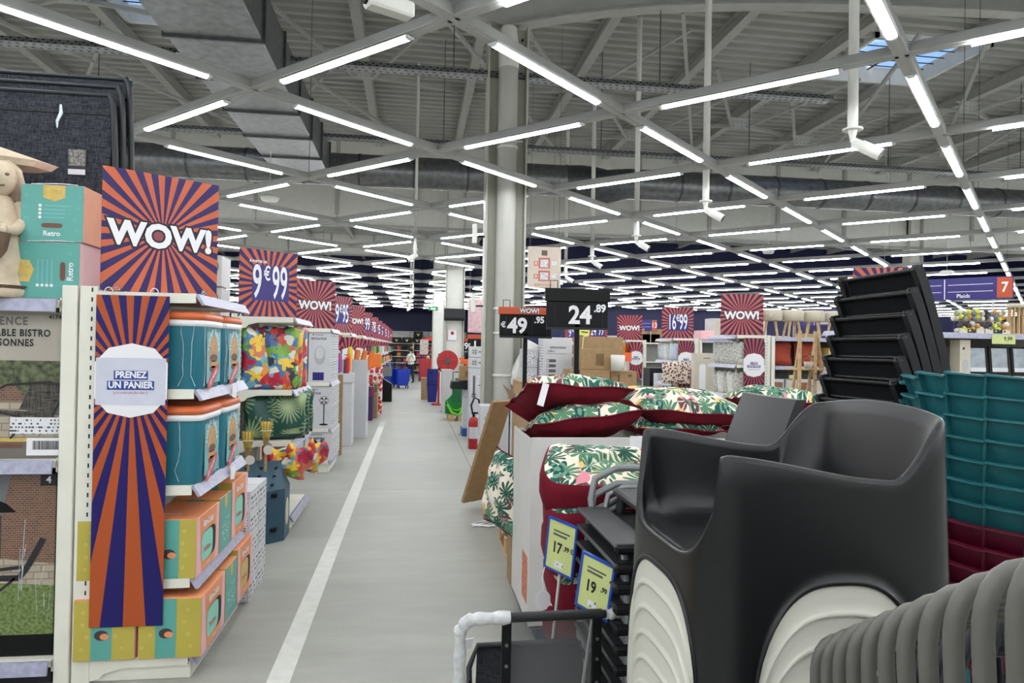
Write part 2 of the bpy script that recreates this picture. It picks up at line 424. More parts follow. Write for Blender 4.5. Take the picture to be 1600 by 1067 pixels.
for Y in (-9.0, .9, 10.25, 29.8, 39.1): girder(Y)
# fly braces and gusset plates between purlins
for (X, Y) in [(-5.5, 12.2), (-1.1, 14.6), (3.3, 14.6), (7.7, 16.2), (-7.7, 17.0), (9.9, 17.2), (12.1, 14.2), (5.5, 17.6), (14.3, 17.5), (-3.3, 17.4)]:
    g = MB().box(-.22, .22, -.006, .006, 7.14, 7.40).box(-.3, .3, -.03, .03, 7.37, 7.40)
    for bx in (-.15, -.05, .05, .15):
        for bz in (7.2, 7.3): g.cyl((bx, -.012, bz), (bx, .012, bz), .009, n=6, mi=1)
    gp = g.build('gusset_plate', [STEELW, BLACK], ceiling, (X, Y, 0))
    for sx in (-1, 1): MB().beam((sx*.2, 0, 7.2), (sx*2.0, 1.6, 7.6), .07, .07).build('brace', ROOFW, gp)
    for sx in (-1, 1): MB().beam((sx*.2, 0, 7.2), (sx*1.6, -2.3, 7.6), .07, .05).build('brace', ROOFW, gp)
for i, x in enumerate(range(-16, 34, 4)):
    MB().beam((x, 10.4, 6.95), (x+4.2, 20.3, 7.34), .06, .06).build('wind_brace', ROOFW, ceiling)
    MB().beam((x+4, 1.0, 7.0), (x-.4, 10.1, 7.34), .06, .06).build('wind_brace', ROOFW, ceiling)
# smoke curtain: pale sheets hung across the hall on the second column line
for Y, zb in ((20.5, 5.18), (38.6, 6.6)):
    x = XW
    while x < XE-.1:
        MB().box(x+.012, x+2.18, Y-.02, Y+.02, zb, ROOF, .006).build('smoke_curtain_panel', M('curtain_sheet', (216, 216, 210), .55, var=.03), ceiling)
        MB().box(x-.05, x+.05, Y-.1, Y-.02, zb+.25, ROOF).build('curtain_post', ROOFW, ceiling)
        x += 2.2
    MB().box(XW, XE, Y-.06, Y+.06, zb-.08, zb).build('curtain_rail', ROOFW, ceiling)
# skylights
GL = NT('skylight_glass', .05); GL.b.inputs['Transmission Weight'].default_value = 1.; GL.base(lin((225, 238, 250)))
for i, (a, b, c, d) in enumerate(SKY):
    fr = MB()
    for (x0, x1, y0, y1) in ((a, a+.06, c, d), (b-.06, b, c, d), (a, b, c, c+.06), (a, b, d-.06, d)): fr.box(x0, x1, y0, y1, ROOF-.05, ROOF+.30)
    wdw = struct(fr.build('window_%d' % (i+1), WHITE))
    for q in (0, 1): MB().box(a+.07+q*(b-a)/2-.0, a+(q+1)*(b-a)/2-.03, c+.06, d-.06, ROOF+.27, ROOF+.282).build('pane', GL.m, wdw)
    for q in range(1, 7): MB().box(a+.06, b-.06, c+q*(d-c)/7-.008, c+q*(d-c)/7+.008, ROOF+.2, ROOF+.216).build('glazing_bar', DARK, wdw)
    MB().box((a+b)/2-.012, (a+b)/2+.012, c+.06, d-.06, ROOF+.2, ROOF+.22).build('glazing_bar', DARK, wdw)
# columns: steel H section, some with a drain pipe
COLP = M('column_paint', (178, 178, 166), .5, var=.03)
PIPEW = M('pipe_pvc', (180, 180, 173), .4, var=.02)
def column(X, Y, lab, w_=.62, pipe=False):
    t = thing('steel_column', lab, 'column', (X, Y, 0)); h = w_/2
    MB().box(-h, -h+.03, -.16, .16, 0, 6.4, .004).box(h-.03, h, -.16, .16, 0, 6.4, .004).box(-h+.03, h-.03, .0, .02, 0, 6.4).build('h_section', COLP, t)
    MB().box(-h-.05, h+.05, -.22, .22, 0, .03, .004).build('base_plate', STEELW, t)
    for z in (6.1, 6.25):
        for sx in (-1, 1): MB().cyl((sx*(h-.08), -.03, z), (sx*(h-.08), 0, z), .018, n=6).build('bolt', DARK, t)
    if pipe:
        p = MB().tube([(0, -.16, 0), (0, -.16, 5.75)], .14, 24).build('drain_pipe', PIPEW, t)
        MB().tube([(0, -.16, 5.75), (0, -.15, 6.0), (0, -.1, 6.36)], [.145, .15, .12], 20).build('pipe_hopper', WHITE, p)
        for z in (.95, 1.35, 1.95, 2.3, 4.6): MB().tube([(0, -.16, z), (0, -.16, z+.03)], .158, 24).build('pipe_collar', WHITE, p)
        MB().tube([(.12, -.16, 1.25), (.24, -.2, 1.42), (.36, -.24, 1.66), (.44, -.26, 1.82)], [.1, .13, .13, .13], 18).build('inlet_spout', WHITE, p)
        for z in (4.68,): MB().beam((-.2, -.3, z), (.2, -.3, z), .02, .02).build('pipe_clip', STEELW, p)
    else:
        MB().box(-h+.04, h-.04, -.03, -.01, 0, 6.38).build('cover_sheet', WHITE, t)
    return t
c1 = column(1.28, 10.25, 'white steel column with a round drain pipe running down its front', .59, True)
c2 = column(1.16, 20.5, 'white column carrying the red hose reel and a black speaker', .54)
column(1.02, 29.8, 'white column standing beyond the hose reel column', .5)
column(15.6, 20.5, 'grey column rising behind the aisle seven board', .5); column(19.68, 10.25, 'white column at the edge of the aisle seven shelves', .6)
column(-17.12, 10.25, 'white column among the fan shelves by the far side', .6)
# ducts
t = thing('round_duct', 'long galvanised round air duct crossing above the light grid', 'duct', (0, 15.5, 5.5))
x = XW+.1
while x < XE-1.2:
    if 3.2 < x < 4.6: x = 4.75
    L = 1.15 if not (x < 3.3 < x+1.15) else 3.3-x
    MB().tube([(x, 0, 0), (x+L-.01, 0, 0)], .34, 28).build('duct_section', GALV, t)
    MB().tube([(x+L-.03, 0, 0), (x+L+.02, 0, 0)], .352, 28).build('duct_band', GALVD, t)
    x += L
MB().tube([(3.3, 0, 0), (3.6, 0, .0), (3.9, -.04, -.05), (4.2, -.1, -.12), (4.45, -.06, -.06), (4.75, 0, 0)], [.34, .36, .38, .38, .36, .34], 28).build('duct_elbow', GALVD, t)
t = thing('square_duct', 'wide rectangular galvanised duct joining the round one', 'duct', (-2.3, 0, 5.2))
for i in range(20):
    y0 = -3.1+i*1.28
    if y0 > 14.2: break
    MB().box(-.53, .53, y0, min(y0+1.27, 15.2), 0, .65, .01).build('duct_section', GALV, t)
    MB().box(-.56, .56, y0+1.25, y0+1.29, -.03, .68).build('duct_flange', GALVD, t)
# perforated cable trays
for Y, z in ((10.27, 5.68), (13.65, 5.62), (24.0, 5.7)):
    x1 = 6.35 if Y < 11 else 16
    t = thing('cable_tray', 'perforated steel cable tray hung %s' % {10.27: 'in front of the square duct flange, ending in mid air', 13.65: 'just in front of the round duct', 24.0: 'behind the smoke curtain'}[Y], 'cable tray', (0, Y, z))
    tr = MB().box(-16, x1, -.11, .11, 0, .006).box(-16, x1, -.115, -.11, 0, .065).box(-16, x1, .11, .115, 0, .065)
    tr.build('tray', GALV, t)
    hl = MB(); x = -9.
    while x < x1-.1 and Y < 20:
        hl.box(x, x+.03, -.118, -.1155, .012, .028).box(x+.05, x+.08, -.118, -.1155, .04, .056).box(x, x+.04, -.07, -.04, -.0015, 0).box(x+.04, x+.08, .04, .07, -.0015, 0); x += .1
    if hl.v: stuff(hl.build('perforations', BLACK, t))
    x = -15
    while x < x1:
        MB().cyl((x, 0, .01), (x, 0, ROOF-z), .008, n=6).build('hanger_rod', GALVD, t); x += 3.1
# floor line
tp = MB()
def tape_seg(y0, y1): tp.box(-.72, -.60, y0, y1, .0002, .0012)
tape_seg(YS+.5, 15.6)
tag(tp.build('floor_tape', M('floor_line_paint', (206, 208, 202), .45, var=.06, scale=12)), 'long white line painted on the floor beside the shelf ends', 'floor line')
tag(MB().box(-.72, -.60, 15.6, 16.7, .0002, .0010).build('floor_line_remnant', M('worn_line_paint', (180, 181, 175), .5, var=.05, scale=12)), 'worn faded stretch where the white floor line ends', 'floor line')
tag(MB().box(-.9, 3.6, 18.95, 19.06, .0002, .0010).build('floor_line_remnant', MATS['worn_line_paint']), 'faded line crossing the aisle floor before the blue baskets', 'floor line')

# ---------------------------------------------------------------- diamond grid of light rails and tubes
ZR, STEP, P0, Q0, TL = 4.0, 2.385, 3.62, 3.29, 1.5
R2 = math.sqrt(.5)
XA, XB, YA, YB = -17.5, 33.0, -14.0, 42.0
def clip(o, d):
    t0, t1 = -1e9, 1e9
    for c, dd, lo, hi in ((o[0], d[0], XA, XB), (o[1], d[1], YA, YB)):
        a, b = (lo-c)/dd, (hi-c)/dd; a, b = min(a, b), max(a, b); t0, t1 = max(t0, a), min(t1, b)
    return (t0, t1) if t1-t0 > 1. else None
RAILM = M('rail_paint', (176, 177, 176), .45, var=.03)
segs = []
for fam in (0, 1):
    for i in range(-26, 38):
        # family 0: constant q = (y-x)/sqrt2, runs along (1,1); family 1: constant p = (x+y)/sqrt2, runs along (1,-1)
        c = (Q0 if fam == 0 else P0)+STEP*i
        o = (-c*R2, c*R2) if fam == 0 else (c*R2, c*R2); d = (R2, R2) if fam == 0 else (R2, -R2)
        tt = clip(o, d)
        if not tt: continue
        a = Vector((o[0]+d[0]*tt[0], o[1]+d[1]*tt[0], 0)); L = tt[1]-tt[0]
        mine = []; c0 = P0 if fam == 0 else -Q0
        for j in range(-60, 60):
            s_ = c0+STEP*(j+.5); X_, Y_ = o[0]+d[0]*s_, o[1]+d[1]*s_
            if s_-TL/2 >= tt[0] and s_+TL/2 <= tt[1] and not (X_ > 2.8 and Y_ > 36.2): mine.append(s_)
        if not mine: continue
        e0, e1 = max(tt[0], mine[0]-STEP/2-.1), min(tt[1], mine[-1]+STEP/2+.1); a = Vector((o[0]+d[0]*e0, o[1]+d[1]*e0, 0)); L = e1-e0
        segs += [(o[0]+d[0]*s_, o[1]+d[1]*s_, PI/4 if fam == 0 else -PI/4) for s_ in mine]
        rl = MB().box(0, L, -.055, .055, .0, .075, .006).box(0, L, -.02, .02, -.004, 0).build('light_rail', RAILM, None, (a.x, a.y, ZR+.004*fam), (0, 0, PI/4 if fam == 0 else -PI/4))
        tag(rl, 'white rail of the diamond light grid running diagonally away to the right' if fam == 0 else 'white rail of the diamond light grid running diagonally away to the left', 'light rail', 'rails of the light grid towards the right' if fam == 0 else 'rails of the light grid towards the left')
def vis_score(x, y):
    v = Vector((x, y, ZR-CH)); z = v.dot(fw)
    if z < .5: return 1e6
    u = F*v.dot(RV)/z; w_ = F*v.dot(UV)/z
    return z+(0 if abs(u) < 830 and abs(w_) < 560 else 500)
segs.sort(key=lambda s_: vis_score(s_[0], s_[1]))
tube_me = MB().grid(9, 2, lambda u, v: ((v-.5)*TL, -.034*math.cos(PI*u), -.006-.02*math.sin(PI*u)**.6)).mesh('diffuser', TUBE)
cap_me = MB().prism([(-.036*math.cos(PI*i/8), -.006-.023*math.sin(PI*i/8)) for i in range(9)], 'yz', 0, .03).mesh('end_cap', M('lamp_cap_plastic', (225, 230, 232), .3, var=0))
body_me = MB().box(-TL/2-.02, TL/2+.02, -.042, .042, -.006, .0, .002).mesh('lamp_body', STEELW)
field = MB()
for i, (x, y, rz) in enumerate(segs):
    if i < 300:
        if i < 70:
            t = thing('tube_light', 'glowing white tube lamp under the diamond grid rails', 'lamp', (x, y, ZR), rz, 'tube lamps of the ceiling grid')
            link('diffuser', tube_me, t); link('lamp_body', body_me, t)
            link('end_cap', cap_me, t, (TL/2, 0, 0)); link('end_cap', cap_me, t, (-TL/2-.03, 0, 0))
        else:
            tag(link('tube_light', tube_me, None, (x, y, ZR), (0, 0, rz)), 'glowing white tube lamp under the diamond grid rails', 'lamp', 'tube lamps of the ceiling grid')
    else:
        c_, s_ = math.cos(rz), math.sin(rz)
        tm = [(v.co.x*c_-v.co.y*s_+x, v.co.x*s_+v.co.y*c_+y, v.co.z+ZR) for v in tube_me.vertices]
        field.add(tm, [tuple(p.vertices) for p in tube_me.polygons])
print('tubes', len(segs))
if field.v: tag(stuff(field.build('tube_light_field', TUBE)), 'rows of distant glowing tube lamps under the grid', 'lamp')
# hanging cables of the grid
for i in range(40):
    x, y = random.uniform(-12, 20), random.uniform(6, 40)
    p = round(((x+y)*R2-P0)/STEP)*STEP+P0; q = round(((y-x)*R2-Q0)/STEP)*STEP+Q0
    x, y = (p-q)*R2, (p+q)*R2
    if XA < x < XB and YA < y < YB and i < 34 and not (x > 3 and y > 36): tag(MB().cyl((x, y, ZR+.075), (x, y, ROOF), .004, n=5).build('hanging_cable', GALVD), 'thin steel cable holding a crossing of the light grid', 'cable', 'cables holding the light grid')
# surveillance cameras on poles
def pole_cam(X, Y, lab, z=3.72, az=-.6, r=.045, grp=None):
    t = thing('ceiling_camera', lab, 'camera', (X, Y, z), 0, grp)
    MB().cyl((0, 0, .06), (0, 0, ROOF-z-.02), r, n=16).build('pole', WHITE, t)
    MB().cyl((0, 0, .045), (0, 0, .06), r*1.9, n=18).build('flange', WHITE, t)
    MB().tube([(0, 0, .045), (0, 0, -.01), (.0, .0, -.05), (.015, -.005, -.075)], [.04, .028, .022, .018], 12).build('bracket', WHITE, t)
    d = Vector((math.cos(az)*.82, math.sin(az)*.82, -.5)).normalized(); s0 = Vector((.02, -.01, -.07))
    b = MB().tube([s0-d*.02, s0-d*.015, s0+d*.05, s0+d*.055, s0+d*.24], [.03, .042, .042, .052, .054], 18).build('camera_body', WHITE, t)
    MB().tube([s0+d*.235, s0+d*.246], .05, 14).build('lens', BLACK, b)
for i, (X, Y) in enumerate([(3.88, 5.9), (3.86, 9.1), (3.86, 12.1), (3.80, 15.0), (3.95, 18.4)]):
    pole_cam(X, Y, ['white camera on the thick pole in front of the square skylight', 'white camera on the pole before the bend of the round duct', 'white pole camera hanging nearest beyond the duct bend pole', 'white pole camera between the poster and the duct bend poles', 'white pole camera beside the beige hanging poster'][i])
pole_cam(.0, 14.9, 'white pole camera over the aisle beside the piped column', az=3.6, r=.03)
pole_cam(-.05, 26, 'white pole camera far down the aisle', az=3.6, r=.03, grp='far aisle cameras'); pole_cam(-.15, 31, 'white pole camera far down the aisle', az=3.6, r=.03, grp='far aisle cameras'); pole_cam(-.2, 36, 'white pole camera far down the aisle', az=3.6, r=.03, grp='far aisle cameras')
t = thing('box_camera', 'white box camera hanging at the top above the aisle', 'camera', (-.17, 4.05, 3.625), .5)
MB().box(-.14, .14, -.05, .05, 0, .09, .012).build('housing', WHITE, t); MB().cyl((-.14, 0, .045), (-.155, 0, .045), .035, n=14).build('lens', BLACK, t); MB().cyl((0, 0, .09), (0, 0, ROOF-3.625-.03), .02).build('mount', WHITE, t)
for i, (X, Y, z) in enumerate([(-2.6, 13.2, 4.35), (9.9, 18.9, 4.6), (11.7, 16.4, 3.75), (13.6, 16.6, 3.9)]):
    tag(MB().lathe([(0, -.05), (.13, -.04), (.17, .02), (.12, .06), (.01, .07)], n=18).cyl((0, 0, .06), (0, 0, ROOF-z-.02), .006, n=5).build('antenna_dome', WHITE, None, (X, Y, z)), ['round white dome antenna hanging above the 9.99 sign', 'round white dome antenna hanging far behind the duct poles', 'round white dome antenna hanging above the aisle seven board', 'round white dome antenna beside the steep light rail'][i], 'antenna')
# ---------------------------------------------------------------- shelving, signs, cartons
def shelf_unit(name, label, Y, X, s, zs, width=1.05, depth=.53, group=None, detail=True):
    """end-of-aisle unit: back plane at X, shelves reach towards s (+1 right, -1 left), from Y to Y+width"""
    t = thing(name, label, 'shelf unit', (X, Y, 0), 0, group)
    for y in (0.0, width-.05):
        MB().box(-.045*s, .045*s, y, y+.05, 0, 2.03, .004).build('upright', CREAM, t)
        if detail and y == 0:
            sl = MB(); z = .15
            while z < 1.98: sl.box(.0455*s, .0462*s, .012, .02, z, z+.022).box(.0455*s, .0462*s, .03, .038, z, z+.022); z += .05
            for zz in range(38): sl.box((.012)*s, (.02)*s, -.0007, 0, .15+zz*.05, .172+zz*.05)
            stuff(sl.build('upright_slots', DARK, t))
    MB().box(-.02*s, .0*s, .05, width-.05, .1, 2.0).build('back_panel', PANEL, t)
    MB().box(.02*s, depth*s, .015, width-.015, 0, zs[0]-.03, .004).build('base_kick', CREAM, t)
    for z in zs:
        sh = MB().box(.02*s, (depth-.02)*s, .012, width-.012, z-.03, z, .003).build('shelf', CREAM, t)
        for y in (0.0, width-.012):
            MB().prism([(.045*s, z+.005), ((depth-.01)*s, z+.005), ((depth-.01)*s, z-.045), (.2*s, z-.05), (.11*s, z-.075), (.09*s, z-.1), (.045*s, z-.11)], 'xz', y, y+.01).build('bracket', CREAM, sh)
        MB().prism([((depth-.015)*s, z+.0), ((depth+.0)*s, z+.004), ((depth+.035)*s, z-.052), ((depth+.02)*s, z-.056)], 'xz', .004, width-.004).build('price_rail', RAIL, sh)
    return t

def sign_board(name, label, loc, rz, w_=.58, h=.62, mat=None, group=None):
    t = thing(name, label, 'sign', loc, rz, group)
    b = MB().box(-w_/2, w_/2, -.004, .004, -h/2, h/2, .001).build('board', mat or SUN, t, (0, 0, h/2))
    MB().box(-w_/2+.06, -w_/2+.09, -.012, .016, -.0, .03).box(w_/2-.09, w_/2-.06, -.012, .016, 0, .03).build('clip_foot', CLEAR, t)
    return t
def wow(t, h=.62, sz=.20, z=None, dx=0):
    sz *= .80
    z = h*.47 if z is None else z
    for dy, mat, off in ((-.0052, INK, .021*sz/.2), (-.0062, PRINTW, .009*sz/.2)):
        text('WOW!', sz, mat, t, (dx, dy, z), 'S', off, .98)
def price(t, a, b, h=.62, w_=.58, left=0.):
    decal(rect(-w_*.29+left, w_*.35, h*.24, h*.77), 'xz', -.0055, PURPLE, t, 'price_panel')
    z = h*.5; big = h*.70
    if a: text(a, big, PRINTW, t, (-w_*.205 if len(a) == 1 else -w_*.175, -.0064, z), 'S', .006, .46 if len(a) == 1 else .38, 'digits')
    text('€', big*.42, PRINTW, t, (-w_*.035 if len(a) < 2 else w_*.01, -.0064, z+h*.14), 'S', .003, .6, 'euro_sign')
    if b: text(b, big, PRINTW, t, (w_*.185, -.0064, z), 'S', .006, .38 if len(b) > 1 else .46, 'digits')

def carton(name, label, x0, x1, y0, y1, z0, z1, mat, cat='box', group=None, rz=0., c=.004):
    """closed carton placed by its world extents; origin at the middle of its base"""
    cx, cy = (x0+x1)/2, (y0+y1)/2
    o = MB().box(x0-cx, x1-cx, y0-cy, y1-cy, 0, z1-z0, c).build(name, mat, None, (cx, cy, z0), (0, 0, rz))
    return tag(o, label, cat, group)
HEX = [(math.cos(PI/3*i+PI/6), math.sin(PI/3*i+PI/6)) for i in range(6)]

LX = -1.65
YR = [3.9+3.05*i for i in range(13)]
# ---- first end unit with the teal cool boxes
Z1 = [.12, .52, 1.0, 1.5, 2.0]
shelf_unit('end_shelf_unit', 'cream shelf unit holding teal cool boxes, with the striped banner on its side', YR[0], LX, 1, Z1)
t = sign_board('promo_sign', 'big orange and purple sunburst WOW sign above the teal cool boxes', (-1.36, YR[0]+.18, 2.012), math.radians(38), .60, .64)
wow(t, .64, .215)
t = thing('hanging_banner', 'tall sunburst banner with the PRENEZ UN PANIER plaque on the shelf side', 'banner', (-1.425, YR[0]-.03, 1.55))
b = MB().box(-.176, .176, -.003, .003, -1.255, .435, .001).build('banner_sheet', SUNB, t)
pl = MB().prism([(-.175, -.09), (-.11, -.165), (0, -.19), (.11, -.165), (.175, -.09), (.175, .09), (.11, .165), (0, .19), (-.11, .165), (-.175, .09)], 'xz', -.007, -.003).build('plaque', PRINTW, t)
MB().box(-.168, .168, -.0085, -.0072, -.125, .115).build('plaque_sleeve', M('clear_sleeve', (205, 207, 222), .1, var=.04, scale=8), pl)
for (w_, z, s_) in (('PRENEZ', .028, .046), ('UN PANIER', -.024, .046)):
    hw = .082 if w_ == 'PRENEZ' else .113
    decal(rect(-hw, hw, z-.024, z+.022), 'xz', -.0095, M('plaque_blue', (36, 62, 140), .5, var=0), pl, 'text_bar'); text(w_, s_, PRINTW, pl, (0, -.0102, z), 'S', .0018, .92)
text('ça te coûte pas plus cher ;)', .019, M('plaque_red', (150, 40, 60), .5, var=0), pl, (0, -.0095, -.062), 'S', 0, .8)
for x in (-.12, .1): MB().tube([(x+.02*math.cos(a), .003, .45+.025*math.sin(a)) for a in [PI*i/6 for i in range(-1, 8)]], .0025, 6).build('hook', WHITE, t)
# ---- teal cool boxes
TEAL = M('teal_plastic', (34, 112, 130), .38, var=.04); LIDO = M('orange_lid', (206, 100, 52), .4, var=.05)
TAN = M('burger_tan', (196, 150, 96), .5, var=.2, scale=40); BUNB = M('burger_brown', (110, 70, 56), .5, var=.1); TEALL = M('teal_print_light', (112, 178, 184), .4, var=.05); REDP = M('red_print', (196, 88, 92), .5, var=0)
WRAP = M('cling_film', (205, 216, 224), .12, var=.2, scale=30)
def coolbox(x, y, z, label, grp):
    t = thing('cool_box', label, 'cool box', (x, y, z), 0, grp); W, D, H_ = .2, .215, .335
    def ring(s_, zz): return [(a, b, zz) for a, b in ell(0, 0, W*s_, D*s_, 28, 7)]
    m = MB(); rings = [ring(.93, 0), ring(.95, .01), ring(1.0, H_), ]
    for r_ in rings: pass
    vs = [p for r_ in rings for p in r_]; n = 28
    m.add(vs, [(i*n+k_, i*n+(k_+1) % n, (i+1)*n+(k_+1) % n, (i+1)*n+k_) for i in range(2) for k_ in range(n)], 0, True).add(rings[0], [tuple(range(n-1, -1, -1))])
    m.build('tub', TEAL, t)
    def band(name, zs_, mat):
        vs = [p for s_, zz in zs_ for p in ring(s_, zz)]; q = len(zs_)
        mm = MB().add(vs, [(i*n+k_, i*n+(k_+1) % n, (i+1)*n+(k_+1) % n, (i+1)*n+k_) for i in range(q-1) for k_ in range(n)], 0, True).add(ring(*zs_[-1]), [tuple(range(n))])
        return mm.build(name, mat, t)
    band('rim', [(1.0, H_), (1.04, H_+.003), (1.045, H_+.03), (1.0, H_+.034)], PRINTW)
    band('lid', [(1.0, H_+.034), (1.05, H_+.036), (1.05, H_+.062), (.98, H_+.075), (.9, H_+.078)], LIDO)
    X0 = W+.0008
    pr = decal(rect(-.12, .15, .03, .31), 'yz', X0*.985, TEALL, t, 'label')
    decal(ell(.01, .185, .078, .105, 24, 2.4), 'yz', X0*.985+.001, TAN, pr, 'burger_print')
    for (cz, hh, mt) in ((.165, .022, BUNB), (.13, .02, TAN), (.105, .018, BUNB)):
        decal(ell(.01, cz, .074, hh, 18), 'yz', X0*.985+.0018, mt, pr, 'burger_layer')
    word = 'SURFER BURGER'
    for i, ch in enumerate(word):
        if ch == ' ': continue
        a = PI*.93-PI*.86*i/(len(word)-1)
        yy, zz = .01+.103*math.cos(a), .185+.128*math.sin(a)
        me = text_mesh(ch, .036, .0012)
        if not me.materials: me.materials.append(PRINTW)
        o = link('letter', me, pr); o.matrix_local = Matrix.Translation((X0*.985+.0022, yy, zz)) @ Matrix.Rotation(PI/2, 4, 'Z') @ Matrix.Rotation(PI/2, 4, 'X') @ Matrix.Rotation(a-PI/2, 4, 'Z')
    e = [(a*math.cos(.5)-b*math.sin(.5)+.01, a*math.sin(.5)+b*math.cos(.5)+.062) for a, b in ell(0, 0, .125, .035, 20)]
    decal(e, 'yz', X0*.985+.0026, REDP, pr, 'red_badge')
    o = text('JUST THE BEST', .028, PRINTW, pr, (0, 0, 0), 'E', .001, .85); o.matrix_local = Matrix.Translation((X0*.985+.004, .01, .062)) @ Matrix.Rotation(PI/2, 4, 'Z') @ Matrix.Rotation(PI/2, 4, 'X') @ Matrix.Rotation(.5, 4, 'Z')
    for q in range(5):
        pts = []; yy = random.uniform(-.2, .2) if q % 2 else None; xx = random.uniform(-.1, .19)
        for i in range(7):
            zz = .02+.34*i/6; j = random.uniform(-.015, .015)
            pts.append((W*.985+.004, yy+j, zz) if yy is not None else (xx+j, -D*.985-.004, zz))
        MB().tube(pts, .0014, 5).build('film_crease', WRAP, t)
    return t
for zi, z in enumerate((1.5, 1.0)):
    for j in range(2):
        coolbox(-1.30, 4.14+j*.46, z, 'teal cool box with burger print, %s on the %s shelf' % (('beside the banner', 'behind its twin')[j], ('upper', 'lower')[zi]), 'teal cool boxes')
for z in (1.5, 1.0):
    tag(MB().prism([(-.0, 0), (.12, -.01), (.1, -.09), (.0, -.075)], 'yz', 0, .002).build('price_card', PRINTW, None, (-1.083, 4.5, z+.0)), 'white price card hanging on the rail of the %s cool box shelf' % ('upper' if z > 1.2 else 'lower'), 'price card')
# ---- retro cooker boxes
YEL = M('box_yellow', (184, 170, 74), .45, var=.04); TURQ = M('box_turquoise', (90, 164, 154), .45, var=.03); PEACH = M('box_orange', (226, 146, 100), .45, var=.05); PINK = M('box_pink', (230, 180, 186), .45, var=.03); MINT = M('mint_plastic', (130, 206, 186), .35, var=.04); GOLD = M('box_gold', (206, 176, 90), .4, var=.12, scale=30)
def icons(parent, plane, t, u0_, u1, v0, v1, n, mat):
    for i in range(n):
        u, v = random.uniform(u0_, u1), v0+(v1-v0)*(i+.5)/n
        o_ = ell(u, v, .009, .009, 8); in_ = ell(u, v, .006, .006, 8)
        m = MB()
        f = (lambda a, b: (t, a, b)) if plane == 'yz' else (lambda a, b: (a, t, b))
        m.add([f(*p) for p in o_]+[f(*p) for p in in_], [(q, (q+1) % 8, 8+(q+1) % 8, 8+q) for q in range(8)])
        m.build('icon', mat, parent)
def retro(x0, x1, y0, y1, z, h, label, side='orange', win=MINT, word='Retro-Cooker', glabel='cooker gift boxes on the bottom shelves'):
    cx, cy = (x0+x1)/2, (y0+y1)/2; hx, hy = (x1-x0)/2, (y1-y0)/2
    t = thing('cooker_box', label, 'box', (cx, cy, z), 0, glabel)
    MB().box(-hx, hx, -hy, hy, 0, h, .003).build('carton', PEACH, t)
    decal(rect(-hx+.002, hx-.002, .003, h-.003), 'xz', -hy-.0009, YEL, t, 'end_panel')
    bnd = decal(rect(-hx+.085, -hx+.185, .003, h-.003), 'xz', -hy-.0018, TURQ, t, 'centre_band')
    decal(ell(-hx+.135, h*.42, .034, .026, 18), 'xz', -hy-.0026, M('box_hole', (60, 56, 56), .8, var=0), bnd, 'hand_hole')
    decal(ell(-hx+.15, h*.40, .022, .016, 14), 'xz', -hy-.0034, PEACH, bnd, 'hole_inset')  # smaller orange ellipse laid over the dark hand hole
    icons(t, 'xz', -hy-.0022, -hx+.02, -hx+.07, .03, h-.03, 4, M('icon_yellow', (214, 204, 120), .5, var=0)); icons(t, 'xz', -hy-.0022, -hx+.2, hx-.03, .03, h-.03, 4, MATS['icon_yellow'])
    if side == 'orange':
        decal([(-hy, .002), (-hy+.09, .002), (-hy+.05, h-.002), (-hy, h-.002)], 'yz', hx+.0004, PINK, t, 'pink_panel'); decal([(hy-.08, .002), (hy, .002), (hy, h-.002), (hy-.05, h-.002)], 'yz', hx+.0004, PINK, t, 'pink_panel')
        wdw = decal(ell(.015, h*.42, hy*.62, h*.26, 24, 4.5), 'yz', hx+.0005, M('window_dark', (20, 20, 22), .6, var=0), t, 'window')
        decal(ell(-.02, h*.42, hy*.50, h*.25, 24, 4), 'yz', hx+.0014, win, wdw, 'pot_in_window')
        text('Tradition', .04, REDP, wdw, (hx+.003, -.03, h*.36), 'E', .001, .9)
        text(word, .052, PRINTW, t, (hx+.002, .0, h*.82), 'E', .002, .62); text('fondue', .02, PRINTW, t, (hx+.002, .01, h*.09), 'E')
        text('Retro', .045, PRINTW, t, (-.03, -hy*.4, h+.001), 'U', .001)
    else:
        pn = decal(rect(-hy+.002, hy-.002, .002, h-.002), 'yz', hx+.0004, TURQ, t, 'turquoise_panel')
        decal([(hy*.0-.03, h-.004), (hy*.0+.03, h-.004), (.03, h-.06), (0, h-.085), (-.03, h-.06)], 'yz', hx+.0013, GOLD, pn, 'gold_badge')
        decal(rect(-hy*.6, hy*.6, .05, h*.6), 'yz', hx+.0013, m_lines_t, pn, 'small_text')
    return t
m_lines_t = m_lines('small_print_turquoise', (90, 164, 154), (196, 222, 216), 'yz', 70, .45)
retro(-1.68, -1.385, 3.88, 4.3, .12, .31, 'yellow and turquoise cooker box at the bottom beside the upright')
retro(-1.37, -1.06, 3.88, 4.33, .12, .31, 'orange cooker box on the lowest shelf, its end under the banner')
retro(-1.37, -1.06, 4.35, 4.62, .12, .31, 'turquoise ended cooker box in the middle of the lowest shelf', 'turq')
retro(-1.37, -1.06, 4.64, 5.04, .12, .34, 'orange cooker box with a pale pot in its window, lowest shelf', 'orange', GOLD)
retro(-1.68, -1.385, 3.90, 4.3, .52, .31, 'yellow and turquoise cooker box on the second shelf beside the upright')
retro(-1.37, -1.10, 3.90, 4.33, .52, .31, 'orange cooker box with a mint pot in its window, second shelf')
retro(-1.37, -1.10, 4.35, 4.61, .52, .32, 'turquoise ended cooker box in the middle of the second shelf', 'turq')
retro(-1.37, -1.10, 4.63, 5.03, .52, .36, 'orange cooker box with mint window at the far end of the second shelf')
